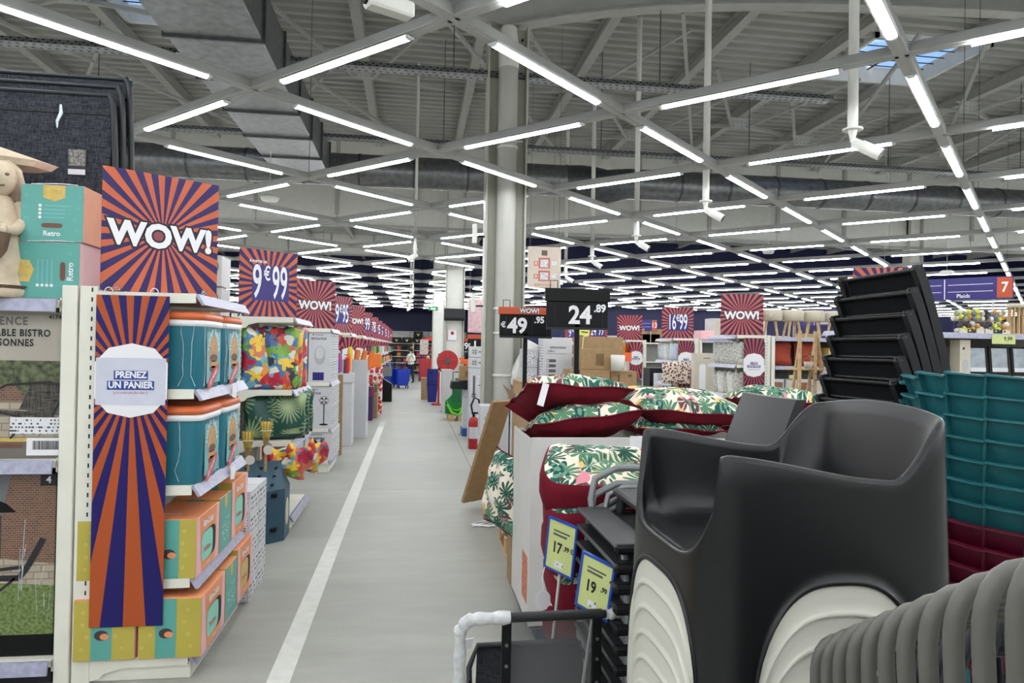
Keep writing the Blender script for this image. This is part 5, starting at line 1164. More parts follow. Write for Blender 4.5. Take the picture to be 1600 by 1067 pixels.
tag(MB().box(-.2, .2, -.1, .1, 0, .35, .03).build('electric_fan', [BLACK], None, (1.32, 15.6, 1.3)), 'black appliance on top of cartons behind the hose reel', 'appliance'); carton('brown_carton', 'brown carton under the black appliance', 1.1, 1.55, 15.4, 15.8, 0, 1.3, BROWN)
# hanging poster
t = thing('hanging_poster', 'beige loyalty poster hanging on wires beside the column', 'poster', (2.2, 12.0, 3.5)); MB().box(-.29, .29, -.004, .004, -.70, 0, .001).build('sheet', M('poster_beige', (206, 192, 178), .3, var=.06, scale=3), t)
decal(rect(-.05, .05, -.15, -.06), 'xz', -.0055, M('poster_brown', (110, 84, 84), .5, var=0), t, 'logo')
for z in (-.28, -.5):
    q = decal(rect(-.1, .1, z-.09, z+.09), 'xz', -.0055, M('poster_red', (196, 104, 84), .5, var=0), t, 'phone_frame'); decal(rect(-.07, .07, z-.07, z+.06), 'xz', -.0068, LINES, q, 'phone_screen'); decal(rect(-.18, -.11, z-.05, z+.03), 'xz', -.0055, MATS['poster_red'], t, 'small_frame'); decal(rect(-.165, -.125, z-.035, z+.02), 'xz', -.0068, MATS['poster_beige'], t, 'small_screen'); decal(rect(.13, .22, z-.03, z+.04), 'xz', -.0055, LINES, t, 'caption')
text('MAROUS VOUS !', .045, MATS['poster_red'], t, (0, -.0058, -.655), 'S', .0006)
for x in (-.25, .25): MB().cyl((x, 0, 0), (x, 0, ROOF-3.44), .003, n=5).build('wire', GALVD, t)
for (x, y, z, lab) in ((.93, 10.2, 3.35, 'upper'), (.93, 10.22, 2.35, 'lower')):
    t = thing('column_camera', 'small white camera on the side of the piped column, %s one' % lab, 'camera', (x, y, z)); MB().box(-.12, -.05, -.03, .03, -.1, .18, .01).build('housing', WHITE, t); MB().tube([(-.05, 0, 0), (.06, 0, .0)], .012, 8).build('arm', BLACK, t)
# ---------------------------------------------------------------- cushions and their bins
def pillow(label, loc, rot, w_=.64, d=.5, h=.2, seed=1, strap=False):
    r = random.Random(seed); ph = [r.uniform(0, 6) for _ in range(6)]
    t = thing('cushion', label, 'cushion', loc, 0, 'tropical print cushions'); t.rotation_euler = rot
    def edge(u): return .006*math.sin(3*u+ph[0])
    def f(sgn):
        def g(u, v):
            a, b = 2*u-1, 2*v-1
            prof_ = max(0, (1-abs(a)**3.2)*(1-abs(b)**3.2))**.55
            pin = 1-.07*(1-a*a)*abs(b)**3-.0
            pin2 = 1-.07*(1-b*b)*abs(a)**3
            wr = .008*math.sin(9*a+ph[1]+4*b)*prof_+.006*math.sin(13*b+ph[2]+3*a)*prof_
            return (a*w_/2*pin2, b*d/2*pin, sgn*h/2*prof_+wr+edge(a*2+b*3))
        return g
    MB().grid(22, 20, f(1)).build('printed_top', TROP, t); MB().grid(22, 20, f(-1)).build('underside', BURG, t)
    g = f(1); pts = [g(i/20, 0) for i in range(21)]+[g(1, i/20) for i in range(1, 21)]+[g(1-i/20, 1) for i in range(1, 21)]+[g(0, 1-i/20) for i in range(1, 20)]
    MB().tube(pts, .006, 6, True).build('piping', BURG, t)
    if strap: MB().box(-.02, .02, -.003, .003, -.14, 0).build('care_label', PRINTW, t, (-w_*.33, -d/2-.005, .0), (.1, .25, 0))
    return t
def seat_cushion(label, loc, rot, w_=.52, d=.5, h=.15, seed=1):
    r = random.Random(seed); ph = [r.uniform(0, 6) for _ in range(4)]
    t = thing('cushion', label, 'cushion', loc, 0, 'burgundy edged seat cushions'); t.rotation_euler = rot; n = 44
    def ring(s_, z):
        return [(a*(1+.012*math.sin(i*.9+ph[0])), b*(1+.012*math.sin(i*1.1+ph[1])), z+.012*math.sin(i*.45+ph[2])+.02*math.sin(2*PI*i/n+ph[3])) for i, (a, b) in enumerate(ell(0, 0, w_/2*s_, d/2*s_, n, 5))]
    def surf(name, rs, mat, cap):
        vs = [p for s_, z in rs for p in ring(s_, z)]; q = len(rs)
        m = MB().add(vs, [(i*n+k_, i*n+(k_+1) % n, (i+1)*n+(k_+1) % n, (i+1)*n+k_) for i in range(q-1) for k_ in range(n)], 0, True)
        if cap: m.add(ring(*rs[-1]), [tuple(range(n))], 0, True)
        return m.build(name, mat, t)
    surf('side_band', [(.7, -h/2), (.95, -h/2), (1.0, -h*.2), (1.0, h*.2), (.96, h*.40), (.93, h*.44)], BURG, False); surf('printed_top', [(.93, h*.44), (.8, h*.56), (.55, h*.66), (.25, h*.7), (.02, h*.7)], TROP, True)
    return t
t = thing('white_cardboard_bin', 'large white cardboard bin full of tropical cushions', 'bin', (1.12, 4.5, 0))
BINW = M('white_corrugated', (206, 205, 202), .6, var=.03, scale=4)
for (a, b, c, d, z) in ((-.42, .46, -.36, -.35, 1.225), (-.42, .46, .35, .36, 1.2), (-.42, -.41, -.35, .35, 1.215), (.45, .46, -.35, .35, 1.22)): MB().box(a, b, c, d, .1, z, .002).build('wall', BINW, t)
MB().box(-.42, .46, -.36, .36, .1, .115).build('bottom', BINW, t); MB().box(-.36, .4, -.3, .3, 0, .1).build('pallet_foot', M('navy_plinth', (28, 44, 84), .6), t)
MB().box(.18, .27, -.364, -.3605, 1.13, 1.235).build('paper_sticker', PRINTW, t)
pr = decal(rect(-.3, -.1, .22, .5), 'yz', -.4215, M('orange_stamp', (200, 120, 92), .6, var=.3, scale=40), t, 'orange_print')
MB().prism([(-.42, .35), (-.405, .35), (-.33, .0), (-.40, .0)], 'xy', .1, 1.2).build('folded_flap', BROWN, t, (0, .02, 0))
pillow('burgundy backed tropical cushion on top, tilted up over the white bin', (1.0, 4.46, 1.455), (-.30, .05, .06), .68, .5, .2, 1, True)
pillow('tropical cushion lying in the white bin under the tilted one', (1.06, 4.40, 1.29), (-.22, -.12, .03), .70, .5, .2, 2)
pillow('tropical cushion squashed against the back of the white bin', (.93, 4.66, 1.33), (-.5, .5, .3), .5, .4, .16, 3)
pillow('tropical cushion filling the white bin lower down', (1.12, 4.5, 1.02), (0, .0, .0), .74, .56, .26, 9)
pillow('tropical cushion bulging out behind the left edge of the white bin', (.68, 5.05, .72), (1.45, .1, -1.2), .5, .55, .2, 12); carton('brown_carton', 'brown carton propping the bulging cushion behind the white bin', .74, .92, 5.15, 5.4, 0, .5, BROWN)
t = open_carton(1.66, 2.95, 4.45, 5.2, .0, 1.18, BINW, 'second white cardboard bin behind the dark armchair', False)
pillow('tropical cushion with a burgundy rim heaped on the second bin', (1.83, 4.72, 1.375), (.10, .07, .1), .80, .62, .22, 4)
pillow('flat tropical cushion squeezed under the heaped one', (1.75, 4.72, 1.23), (.0, .03, .1), .62, .5, .13, 5); pillow('tropical cushion at the far end of the second bin behind the grey chair', (2.55, 4.8, 1.40), (-.1, .06, -.1), .62, .5, .2, 6); pillow('tropical cushion beneath the far end one', (2.5, 4.8, 1.22), (0, 0, .1), .6, .5, .16, 8)
zc = [1.135, .97, .82, .675, .53, .385, .24, .10]
wd = ['topmost', 'second', 'third', 'fourth', 'fifth', 'sixth', 'seventh', 'lowest']
for i, z in enumerate(zc): seat_cushion('burgundy edged seat cushion with palm print, %s of the stack' % wd[i], (.90+random.uniform(-.02, .02)-(.0 if i == 0 else -.02), 3.26+random.uniform(-.02, .02), z), (.19 if i == 0 else random.uniform(-.05, .06), .04*(-1)**i, -.12+random.uniform(-.15, .15)), .58, .52, .16, 20+i)
t = thing('swing_tag', 'round white swing tag hanging from the cushion stack', 'tag', (.60, 3.15, .62)); MB().prism(ell(0, 0, .035, .045, 20), 'xz', 0, .0015).build('tag_disc', PRINTW, t); MB().tube([(0, 0, .04), (-.005, .01, .1), (.02, .05, .16)], .003, 5).build('tag_loop', PRINTW, t)
# ---- price cards in blue frames
LIMEP = M('price_card_lime', (196, 206, 136), .5, var=.03); BLUEF = M('blue_frame', (28, 74, 170), .35, var=.04)
def framed(label, loc, rot, w_, h, big, small, pole=.7):
    t = thing('framed_price_card', label, 'price card', loc); t.rotation_euler = rot
    MB().box(-w_/2, w_/2, -.003, .003, -h/2, h/2).build('card', LIMEP, t)
    fr = MB()
    for (a, b, c, d) in ((-w_/2-.006, -w_/2+.003, -h/2-.006, h/2+.006), (w_/2-.003, w_/2+.006, -h/2-.006, h/2+.006), (-w_/2, w_/2, -h/2-.006, -h/2+.003), (-w_/2, w_/2, h/2-.003, h/2+.006)): fr.box(a, b, -.006, .006, c, d)
    fr.build('frame', BLUEF, t)
    text(big, h*.30, INK, t, (-w_*.12, -.004, -.01), 'S', .002, .85, 'digits'); text(small, h*.13, INK, t, (w_*.3, -.004, .0), 'S', .001, .9, 'digits')
    decal(rect(-w_*.3, w_*.2, h*.2, h*.24), 'xz', -.004, GREY, t, 'text_line'); decal(rect(-w_*.3, w_*.3, h*.28, h*.31), 'xz', -.004, GREY, t, 'text_line'); decal(rect(-w_*.15, w_*.15, -h*.42, -h*.3), 'xz', -.004, LINES, t, 'barcode')
    MB().cyl((0, .012, -h/2-pole), (0, .012, -h/2+.05), .007, n=8).build('stick', STEELW, t)
    return t
framed('lime price card 17,99 in a blue frame before the cushion stack', (.64, 2.98, .905), (0, .12, -.95), .155, .215, '17', ',99 €', .8); framed('lime price card 19,99 in a blue frame by the folding chairs', (.65, 2.44, .92), (0, .16, -.95), .14, .19, '19', ',99', .7)
# ---- stacked textile armchairs with black armrests and grey tubes
GTUBE = M('grey_tube_metal', (128, 131, 134), .4, .3, var=.1); SLING = m_fabric('charcoal_sling', (34, 36, 40), (58, 60, 64), 300)
def textile_chair():
    t = thing('textile_armchair', 'x', 'chair', (0, 0, 0), 0, 'stacked textile armchairs')
    for s_ in (-1, 1):
        MB().box(s_*.25-.065, s_*.25+.065, -.30, .28, .60, .618, .006).build('armrest', DARK, t); MB().box(s_*.25-.068, s_*.25+.068, -.315, -.28, .588, .622, .01).build('armrest_cap', BLACK, t)
        MB().tube([(s_*.26, -.30, .02), (s_*.26, -.27, .4), (s_*.26, -.22, .58), (s_*.26, .1, .59)], .014, 10).build('leg', GTUBE, t); MB().tube([(s_*.26, .42, .02), (s_*.26, .30, .45), (s_*.26, .27, .60)], .014, 10).build('leg', GTUBE, t)
    MB().tube([(-.24, .26, .5), (-.24, .33, .64), (-.22, .35, .72), (-.12, .36, .765), (.12, .36, .765), (.22, .35, .72), (.24, .33, .64), (.24, .26, .5)], .015, 10).build('back_frame', GTUBE, t)
    MB().tube([(-.19, .24, .5), (-.19, .29, .6), (-.17, .31, .66), (-.1, .32, .69), (.1, .32, .69), (.17, .31, .66), (.19, .29, .6), (.19, .24, .5)], .012, 10).build('inner_back_frame', GTUBE, t); MB().grid(6, 6, lambda u, v: (-.23+.46*u, -.27+.5*v, .42-.03*math.sin(PI*v))).build('seat_sling', SLING, t)
    return t
p = textile_chair(); tree = list(p.children)
for i in range(8):
    lab = 'black armed textile chair with grey tube frame, %s in its stack' % ['lowest', 'second lowest', 'third lowest', 'fourth lowest', 'fourth from top', 'third from top', 'second from top', 'topmost'][i]
    if i == 0: p['label'] = lab; p.location = (1.0, 2.62, 0)
    else: copy_tree(p, (1.0, 2.62, .068*i), label=lab, tree=tree)
# ---- folding chair with wrapped arms in front
FOAM = M('wrap_foam', (206, 208, 210), .5, var=.12, scale=40)
t = thing('wrapped_chair', 'charcoal folding chair with its arms wrapped in white foam', 'chair', (.46, 2.42, 0))
MB().tube([(-.29, .03, .0), (-.285, .0, .5), (-.285, -.03, .80), (-.265, -.045, .838), (-.23, -.05, .845), (.25, -.03, .84), (.295, .0, .84), (.312, .05, .82), (.30, .1, .6), (.29, .2, .0)], .0135, 12).build('arm_frame', DARK, t)
MB().tube([(-.115, -.046, .8445), (.20, -.032, .842)], .0165, 14).build('grip_sleeve', DARK, t)
def wrapping(path, r, n_, seed):
    r_ = random.Random(seed); pts = []
    P = [Vector(p) for p in path]
    for i in range(n_+1):
        f = i/n_*(len(P)-1); a = min(int(f), len(P)-2); pts.append(P[a].lerp(P[a+1], f-a))
    return MB().tube(pts, [r*(1+.14*math.sin(i*1.7+seed)+r_.uniform(-.05, .05)) for i in range(n_+1)], 12)
wrapping([(-.288, .02, .25), (-.285, .0, .5), (-.285, -.03, .80)], .02, 22, 1).build('foam_wrap', FOAM, t); wrapping([(-.285, -.03, .80), (-.265, -.045, .838), (-.23, -.05, .845), (-.12, -.046, .845)], .021, 16, 2).build('foam_wrap', FOAM, t); wrapping([(.215, -.031, .841), (.25, -.03, .84), (.295, .0, .84), (.312, .05, .82), (.30, .1, .6), (.295, .15, .4)], .02, 26, 3).build('foam_wrap', FOAM, t)
for x, y in ((-.13, -.035), (.19, -.01)):
    MB().box(x-.016, x+.016, y-.006, y+.006, .1, .835).build('side_strap', BLACK, t)
    for z in (.75, .68, .6, .5): MB().cyl((x, y-.011, z), (x, y-.006, z), .006, n=8).build('rivet', GALV, t)
MB().grid(12, 10, lambda u, v: (-.2+.40*u+.02*(1-v)*(2*u-1), .16+.10*v, .26+.37*v-.012*math.sin(PI*u))).build('sling', SLING, t)
MB().tube([(-.20, .1, .18), (-.235, .14, .47), (-.235, .2, .57), (-.2, .25, .63), (.18, .25, .635), (.215, .2, .57), (.22, .14, .42)], .011, 10).build('sling_frame', DARK, t); MB().tube([(-.285, -.01, .56), (-.25, .1, .55), (-.235, .15, .55)], .005, 6).build('cable_tie', BLACK, t)
MB().box(-.11, .18, .0, .004, .55, .82).build('rear_sling', M('clear_charcoal_mesh', (120, 122, 124), .7, var=.05, alpha=.3), t)
MB().box(-.03, .03, -.002, .002, -.02, .02).build('paper_tag', PRINTW, t, (-.26, .1, .7), (.3, 0, .3))
for x in (-.27, .22): MB().tube([(x, -.05, .0), (x, .1, .3), (x, .3, .0)], .012, 8).build('foot_frame', DARK, t)
# ---- moulded armchairs: one charcoal on a stack of ivory ones
def even(P, n):
    L = [0.]
    for a, b in zip(P, P[1:]+P[:1]): L.append(L[-1]+math.hypot(b[0]-a[0], b[1]-a[1]))
    out = []; j = 0
    for i in range(n):
        s_ = L[-1]*i/n
        while L[j+1] < s_: j += 1
        f = (s_-L[j])/(L[j+1]-L[j]+1e-12); a, b = P[j], P[(j+1) % len(P)]; out.append((a[0]+(b[0]-a[0])*f, a[1]+(b[1]-a[1])*f))
    return out
def armchair_mesh():
    A, B, n = .300, .287, 176; m = MB()
    P = even(ell(0, 0, 1, 1, 720, 6.5), n)
    def top(a, b):
        # a: -1 front .. 1 back, b: -1 .. 1 across
        arm = .665-.055*smooth((a+1)/1.45); back = .765-.03*b*b
        z = arm+(back-arm)*smooth((a-.42)/.5)
        if a < -.9:
            dip = .44; z = arm-(arm-dip)*max(0, 1-abs(b/.93)**4.5)**.55
        z -= .022*smooth((-a-.84)/.16)
        return z
    def bot(a, b):
        if abs(a) > .93:    # front / back faces
            return .34*max(0, 1-abs(b/.80)**3.4)**.4
        if abs(b) > .93:
            return .385*max(0, 1-abs(a/.66)**2.8)**.42
        return 0
    def sc(z): return 1+.06*(.68-z)/.68
    cols = []
    for (a, b) in P:
        zt, zb = top(a, b), bot(a, b); cols.append((a, b, zb, zt))
    nv = 10
    def pt(c, z, s_=1.): 
        k_ = sc(z)*s_; return (c[0]*A*k_, c[1]*B*k_, z)
    # outer wall with a rolled lip at the lower edge
    rows = [[pt(c, c[2]+.004, .97) for c in cols], [pt(c, c[2], .995) for c in cols], [pt(c, c[2]+.001, 1.014) for c in cols], [pt(c, c[2]+.007, 1.018) for c in cols], [pt(c, c[2]+.012, 1.010) for c in cols], [pt(c, c[2]+.016, 1.0) for c in cols]]
    for j in range(1, nv+1): rows.append([pt(c, c[2]+.016+(c[3]-.012-c[2]-.016)*j/nv) for c in cols])
    rows.append([pt(c, c[3]-.003, .992) for c in cols]); rows.append([pt(c, c[3], .975) for c in cols]); rows.append([pt(c, c[3]-.003, .955) for c in cols])
    seat = .425
    for f, s_ in ((.10, .945), (.3, .93), (.55, .91), (.78, .88), (.92, .84), (.985, .76), (1.0, .6), (1.0, .4), (1.0, .2), (1.0, .02)):
        rr = []
        for c in cols:
            z = c[3]-.004+(seat-.01*(1-s_)-(c[3]-.004))*f
            x = c[0]*A*s_*sc(z); y = c[1]*B*s_*sc(z)
            if c[0] > 0 and f < .99: x -= (1-s_)*0+.05*f*(c[0] > .6)
            if c[0] < -.9: x = c[0]*A*(1-(1-s_)*.5 if f < .9 else s_)
            rr.append((x, y, z-.02*(1-s_)))
        rows.append(rr)
    vs = [p for r_ in rows for p in r_]
    m.add(vs, [(i*n+k_, i*n+(k_+1) % n, (i+1)*n+(k_+1) % n, (i+1)*n+k_) for i in range(len(rows)-1) for k_ in range(n)], 0, True)
    return m
CHARC = M('charcoal_resin', (10, 11, 14), .34, var=.03, spec=.5); IVORY = M('ivory_resin', (206, 205, 194), .4, var=.02)
ac = armchair_mesh(); ac_w = ac.mesh('moulded_armchair', IVORY); ac_b = ac.mesh('moulded_armchair', CHARC)
AX, AY, DZ, NW = .93, 1.72, .0665, 13
for i in range(NW):
    tag(link('moulded_armchair', ac_w, None, (AX, AY, DZ*i)), 'ivory moulded plastic armchair nested under the charcoal one', 'chair', 'nested ivory armchairs')
tag(link('moulded_armchair', ac_b, None, (AX, AY, DZ*NW)), 'charcoal moulded plastic armchair on top of the ivory stack', 'chair')
# ---- grey chair stack just behind it
GRES = M('grey_resin', (46, 47, 49), .5, var=.04)
def resin_chair():
    t = thing('resin_chair', 'x', 'chair', (0, 0, 0), 0, 'dark grey resin chairs')
    MB().grid(10, 10, lambda u, v: (.16+.16*v+.02*(2*u-1)**2, -.22+.44*u, .42+.42*v)).grid(10, 10, lambda u, v: (.20+.16*v+.02*(2*u-1)**2, -.22+.44*u, .42+.42*v)).grid(10, 2, lambda u, v: (.32+.04*v+.02*(2*u-1)**2, -.22+.44*u, .84)).grid(2, 10, lambda u, v: (.18+.16*v+.04*u, -.22, .42+.42*v)).grid(2, 10, lambda u, v: (.18+.16*v+.04*u, .22, .42+.42*v)).build('backrest', GRES, t)
    MB().box(-.24, .2, -.22, .22, .40, .43, .008).build('seat', GRES, t)
    for sx in (-1, 1):
        for sy in (-1, 1): MB().tube([(sx*.2, sy*.2, .4), (sx*.25, sy*.23, 0)], [.022, .016], 8).build('leg', GRES, t)
    return t
p = resin_chair(); tree = list(p.children); p.location = (1.09, 2.72, 0)
for i in range(8):
    lab = 'dark grey resin chair with a slab back, nested behind the charcoal armchair' if i < 7 else 'dark grey resin chair with a slab back, topmost behind the charcoal armchair'
    if i == 0: p['label'] = lab
    else: copy_tree(p, (1.09, 2.72, .105*i), label=lab, tree=tree)
# ---- black high-backed chairs, seen from behind
def black_chair():
    t = thing('black_chair', 'x', 'chair', (0, 0, 0), 0, 'stacked black high-back chairs')
    for s_ in (-1, 1):
        path = [(.0, 1.0), (.022, .95), (.062, .83), (.105, .68), (.14, .5), (.15, .42), (.12, .2), (.06, .0)]
        m = MB()
        for (a, b) in zip(path, path[1:]): m.beam((a[0], s_*.225, a[1]), (b[0], s_*.225, b[1]), .028, .034)
        m.tube([(.0, s_*.225, .985), (-.003, s_*.225, 1.003)], [.018, .012], 10); m.build('back_post', M('black_post', (17, 18, 21), .45, var=.1, spec=.4), t)
        MB().beam((.13, s_*.225, .42), (.55, s_*.225, .44), .028, .035).build('seat_rail', BLACK, t); MB().beam((.55, s_*.225, .44), (.60, s_*.225, .0), .028, .03).build('leg', BLACK, t)
    BF = m_fabric('black_sling', (12, 13, 16), (24, 25, 29), 220) if 'black_sling' not in MATS else MATS['black_sling']
    MB().grid(4, 8, lambda u, v: (.165-.150*v**1.15, -.21+.42*u, .46+.52*v)).build('back_sling', BF, t); MB().grid(4, 4, lambda u, v: (.14+.4*v, -.21+.42*u, .43)).build('seat_sling', BF, t)
    MB().tube([(.03, -.21, .915), (.03, .21, .915)], .007, 8).build('cross_bar', MATS['black_post'], t); MB().tube([(.0, -.21, .985), (.0, .21, .985)], .008, 8).build('top_bar', BLACK, t)
    return t
p = black_chair(); tree = list(p.children); N = 14
for i in range(N):
    loc = (1.80+.016*(i-N+1), 2.575, 1.075-.083*(N-1-i)); q = N-1-i
    lab = 'black high-back chair, %s in the leaning black stack' % (['topmost', 'second from top', 'third from top', 'fourth from top', 'fifth from top', 'sixth from top'][q]) if q < 6 else 'black high-back chair low down in the leaning black stack'
    if i == 0: p['label'] = lab; p.location = loc
    else: copy_tree(p, loc, label=lab, tree=tree)
# ---- barrel chairs with panelled backs, teal above burgundy
def barrel_mesh(mat):
    m = MB(); R, K = .30, 13; a0, a1 = PI*.52, PI*1.95
    def pt(a, z, r): return (r*math.cos(a), r*math.sin(a), z)
    def ztop(a): return .90-.19*((a-(a0+a1)/2)/((a1-a0)/2))**2
    for i in range(K):
        b0 = a0+(a1-a0)*i/K; b1 = a0+(a1-a0)*(i+1)/K; cm = (b0+b1)/2; zt = ztop(cm)
        prof_ = ((0., 1.09), (-.07, .99), (.62-zt, .9)); sl = (.07, .03, 0.)
        vs = [pt(c+sl[q], zt+dz_+(-.004*(c-cm)/(b1-b0)*2 if q < 2 else 0), R*k_-th) for th in (0, .008) for c in (b0, cm, b1) for q, (dz_, k_) in enumerate(prof_)]
        m.add(vs, [(0, 3, 4, 1), (1, 4, 5, 2), (3, 6, 7, 4), (4, 7, 8, 5), (9, 10, 13, 12), (10, 11, 14, 13), (12, 13, 16, 15), (13, 14, 17, 16)])
        # projecting top flange and slanted fin of each panel
        for (z0, z1, c0, c1, w_) in ((-.004, .002, b0, b1, .020),):
            v2 = [pt(c+.07, zt+z_-.004*(c-cm)/(b1-b0)*2, R*1.09+r_) for c in (c0, cm, c1) for z_, r_ in ((z0, -.01), (z1, -.01), (z1, w_), (z0, w_))]
            m.add(v2, [(0, 1, 2, 3), (11, 10, 9, 8)]+[(q+j, q+4+j, q+4+(j+1) % 4, q+(j+1) % 4) for q in (0, 4) for j in range(4)])
        v3 = [pt(b0+sl[q]+da, zt+dz_+.008*(q == 0), R*k_+r_) for q, (dz_, k_) in enumerate(prof_) for da, r_ in ((0, -.006), (.022, -.006), (.022, .018 if q < 2 else .004), (0, .018 if q < 2 else .004))]
        m.add(v3, [(0, 1, 2, 3), (11, 10, 9, 8)]+[(q+j, q+4+j, q+4+(j+1) % 4, q+(j+1) % 4) for q in (0, 4) for j in range(4)])
    low = [pt(a0+(a1-a0)*i/40, .62, R*.9) for i in range(41)]; m.tube(low, .012, 6)
    return m.mesh('barrel_back', mat)
TEALC = M('teal_resin', (34, 104, 112), .4, var=.04); BURGC = M('burgundy_resin', (92, 10, 40), .38, var=.05)
for col_, mat_ in (('teal', TEALC), ('burgundy', BURGC)):
    pass
seat_m = {}; 
for nm_, mat_ in (('teal', TEALC), ('burgundy', BURGC)):
    seat_m[nm_] = (barrel_mesh(mat_), MB().lathe([(0, .44), (.26, .44), (.28, .46), (.28, .62), (.27, .63), (.25, .47), (0, .46)], n=28).mesh('seat', mat_), MB().tube([(0, 0, .45), (.05, 0, 0)], [.024, .018], 8).mesh('leg', mat_))
for i in range(12):
    nm_ = 'burgundy' if i < 5 else 'teal'; bk, st, lg = seat_m[nm_]
    t = thing('barrel_chair', '%s resin chair with a curved panelled back, %s' % (nm_, 'topmost of the coloured stack' if i == 11 else ('in the upper part of the coloured stack' if nm_ == 'teal' else 'in the lower part of the coloured stack')), 'chair', (2.0, 2.12, .066*i+.07), -.4, nm_+' nested chairs')
    link('backrest', bk, t); link('seat', st, t)
    for a in (.6, 2.2, 3.9, 5.4): link('leg', lg, t, (.22*math.cos(a), .22*math.sin(a), -.07 if i == 0 else 0), (0, 0, a))
# ---- grey tube chairs leaning in a nested stack, very near
TUBG = M('warm_grey_coating', (98, 97, 91), .45, var=.05, scale=20)
def tube_chair():
    t = thing('tube_chair', 'x', 'chair', (0, 0, 0), 0, 'nested grey tube chairs'); R = .0118
    MB().tube([(.06, .06, .0), (.035, .03, .55), (.006, .004, 1.06), (.001, .001, 1.10), (.0, .0, 1.125), (.002, -.001, 1.145), (.008, -.002, 1.163), (.018, -.003, 1.177), (.032, -.004, 1.185), (.05, -.005, 1.188), (.36, -.02, 1.20), (.40, -.02, 1.18), (.415, -.015, 1.12), (.40, .05, .0)], R, 14).build('back_frame', TUBG, t)
    MB().tube([(.10, .05, .45), (.07, .03, .8), (.06, .025, 1.05), (.08, .02, 1.12), (.33, .02, 1.12), (.35, .03, 1.0), (.33, .05, .45)], R*.7, 8).build('inner_frame', DARK, t)
    MB().box(.05, .40, .06, .44, .44, .46, .006).build('seat', TUBG, t)
    for x in (.07, .38): MB().tube([(x, .42, .44), (x, .46, 0)], R, 10).build('leg', TUBG, t)
    return t
p = tube_chair(); tree = list(p.children)
PA, PB = onY(1276, 1003, 1.30), onY(1592, 874, .66)
for i in range(12):
    q = PA.lerp(PB, i/10); loc = (q.x, q.y, q.z-1.187+.006)
    lab = 'grey tube chair in the leaning nested stack, %s' % ('the last one against the ivory armchairs' if i == 0 else 'one of those in front of the last')
    if i == 0: p['label'] = lab; p.location = loc
    else: copy_tree(p, loc, label=lab, tree=tree)
# ---------------------------------------------------------------- shelving rows on the right
RR = [(6.9, 5.42), (10.7, 5.62), (14.5, 6.0), (18.3, 6.12), (22.0, 6.2), (25.8, 6.3)]
RN = ['behind the black chairs', 'with white patterned packs', 'with dotted and pale packs', 'with rust and mustard textiles', 'under the 24 sign', 'furthest along the right side']
for i, (Y, X) in enumerate(RR):
    shelf_unit('end_shelf_unit', 'cream shelf unit facing the middle, '+RN[i], Y, X, -1, [.14, .6, 1.06, 1.55, 2.02], detail=i == 1)
    mt = SUN if i in (0, 1, 2) else SUNP
    t = sign_board('promo_sign', ['sunburst sign peeping over the black chairs', 'sunburst WOW sign beside the beige stools', 'sunburst price sign reading 16,99', 'sunburst WOW sign above the rust textiles', 'sunburst price sign partly hidden by the 24.89 mast', 'small sunburst sign far along the right side'][i], (X-.39, Y+.12, 2.03), math.radians(-22), .66, .66, mt)
    if i in (0, 1, 3): wow(t, .66, .215)
    else: price(t, ('16', '24', '9')[i//2-1] if i in (2, 4) else '9', ('99', '95')[i % 2], .66, .66)
    bn = thing('hanging_banner', 'sunburst banner with white plaque on the unit '+RN[i], 'banner', (X-.25, Y-.03, 1.55))
    MB().box(-.17, .17, -.003, .003, -.55, .43).build('banner_sheet', SUNB if i < 3 else SUNP, bn)
    pl = MB().prism([(-.175, -.09), (-.11, -.165), (0, -.19), (.11, -.165), (.175, -.09), (.175, .09), (.11, .165), (0, .19), (-.11, .165), (-.175, .09)], 'xz', -.007, -.003).build('plaque', PRINTW, bn)
    for w_, z in (('3 FOIS', .03), ('SANS FRAIS', -.02)):
        hw = .06 if z > 0 else .11; decal(rect(-hw, hw, z-.022, z+.02), 'xz', -.0082, PURPLE, pl, 'text_bar'); text(w_, .042, PRINTW, pl, (0, -.0094, z), 'S', .001, .9)
    decal(rect(-.1, .1, -.075, -.07), 'xz', -.0082, GREY, pl, 'text_line')
    # the long side facing the viewer
    if i > 2: continue
    t = thing('aisle_shelf_unit', 'long cream shelving side %s' % ['holding jars of balls and mirrors', 'under the beige stools', 'behind the rust pillow shelves'][i], 'shelf unit', (X+.06, Y, 0)); L = 7.0
    for x in (0, 1.35, 2.7, 4.05, 5.4): MB().box(x-.0, x+.06, -.01, .06, 0, 2.0, .003).build('upright', CREAM, t)
    MB().box(0, L, .46, .48, .05, 2.0).build('back_panel', PANEL, t)
    for z in (.14, .62, 1.1, 1.54, 2.0):
        sh = MB().box(0.06, L, .0, .46, z-.035, z, .003).build('shelf', CREAM, t); MB().prism([(-.012, z+.004), (-.025, z), (-.035, z-.055), (-.02, z-.06)], 'yz', .06, L).build('price_rail', RAIL, sh)
PATW = m_speckle('grey_leaf_pack', (196, 196, 190), (156, 158, 152), 'xz', 24, .015); LINW = M('linen_white', (216, 216, 210), .7, var=.08, scale=20); LILAC = M('pack_lilac', (190, 198, 214), .6, var=.08, scale=20); RUST = M('rust_cloth', (150, 58, 38), .85, var=.08, scale=14); MUST = M('mustard_cloth', (196, 132, 44), .85, var=.08, scale=14); DOTS = m_speckle('dotted_cloth', (222, 204, 190), (96, 62, 56), 'xz', 15, .021); SAND = M('sand_card', (198, 190, 174), .5, var=.03)
PK = [bag_mesh(.24, .36, .1, PATW), bag_mesh(.24, .361, .1, LINW), bag_mesh(.24, .362, .1, LILAC), bag_mesh(.24, .37, .12, RUST), bag_mesh(.24, .371, .12, MUST), bag_mesh(.34, .46, .16, DOTS)]
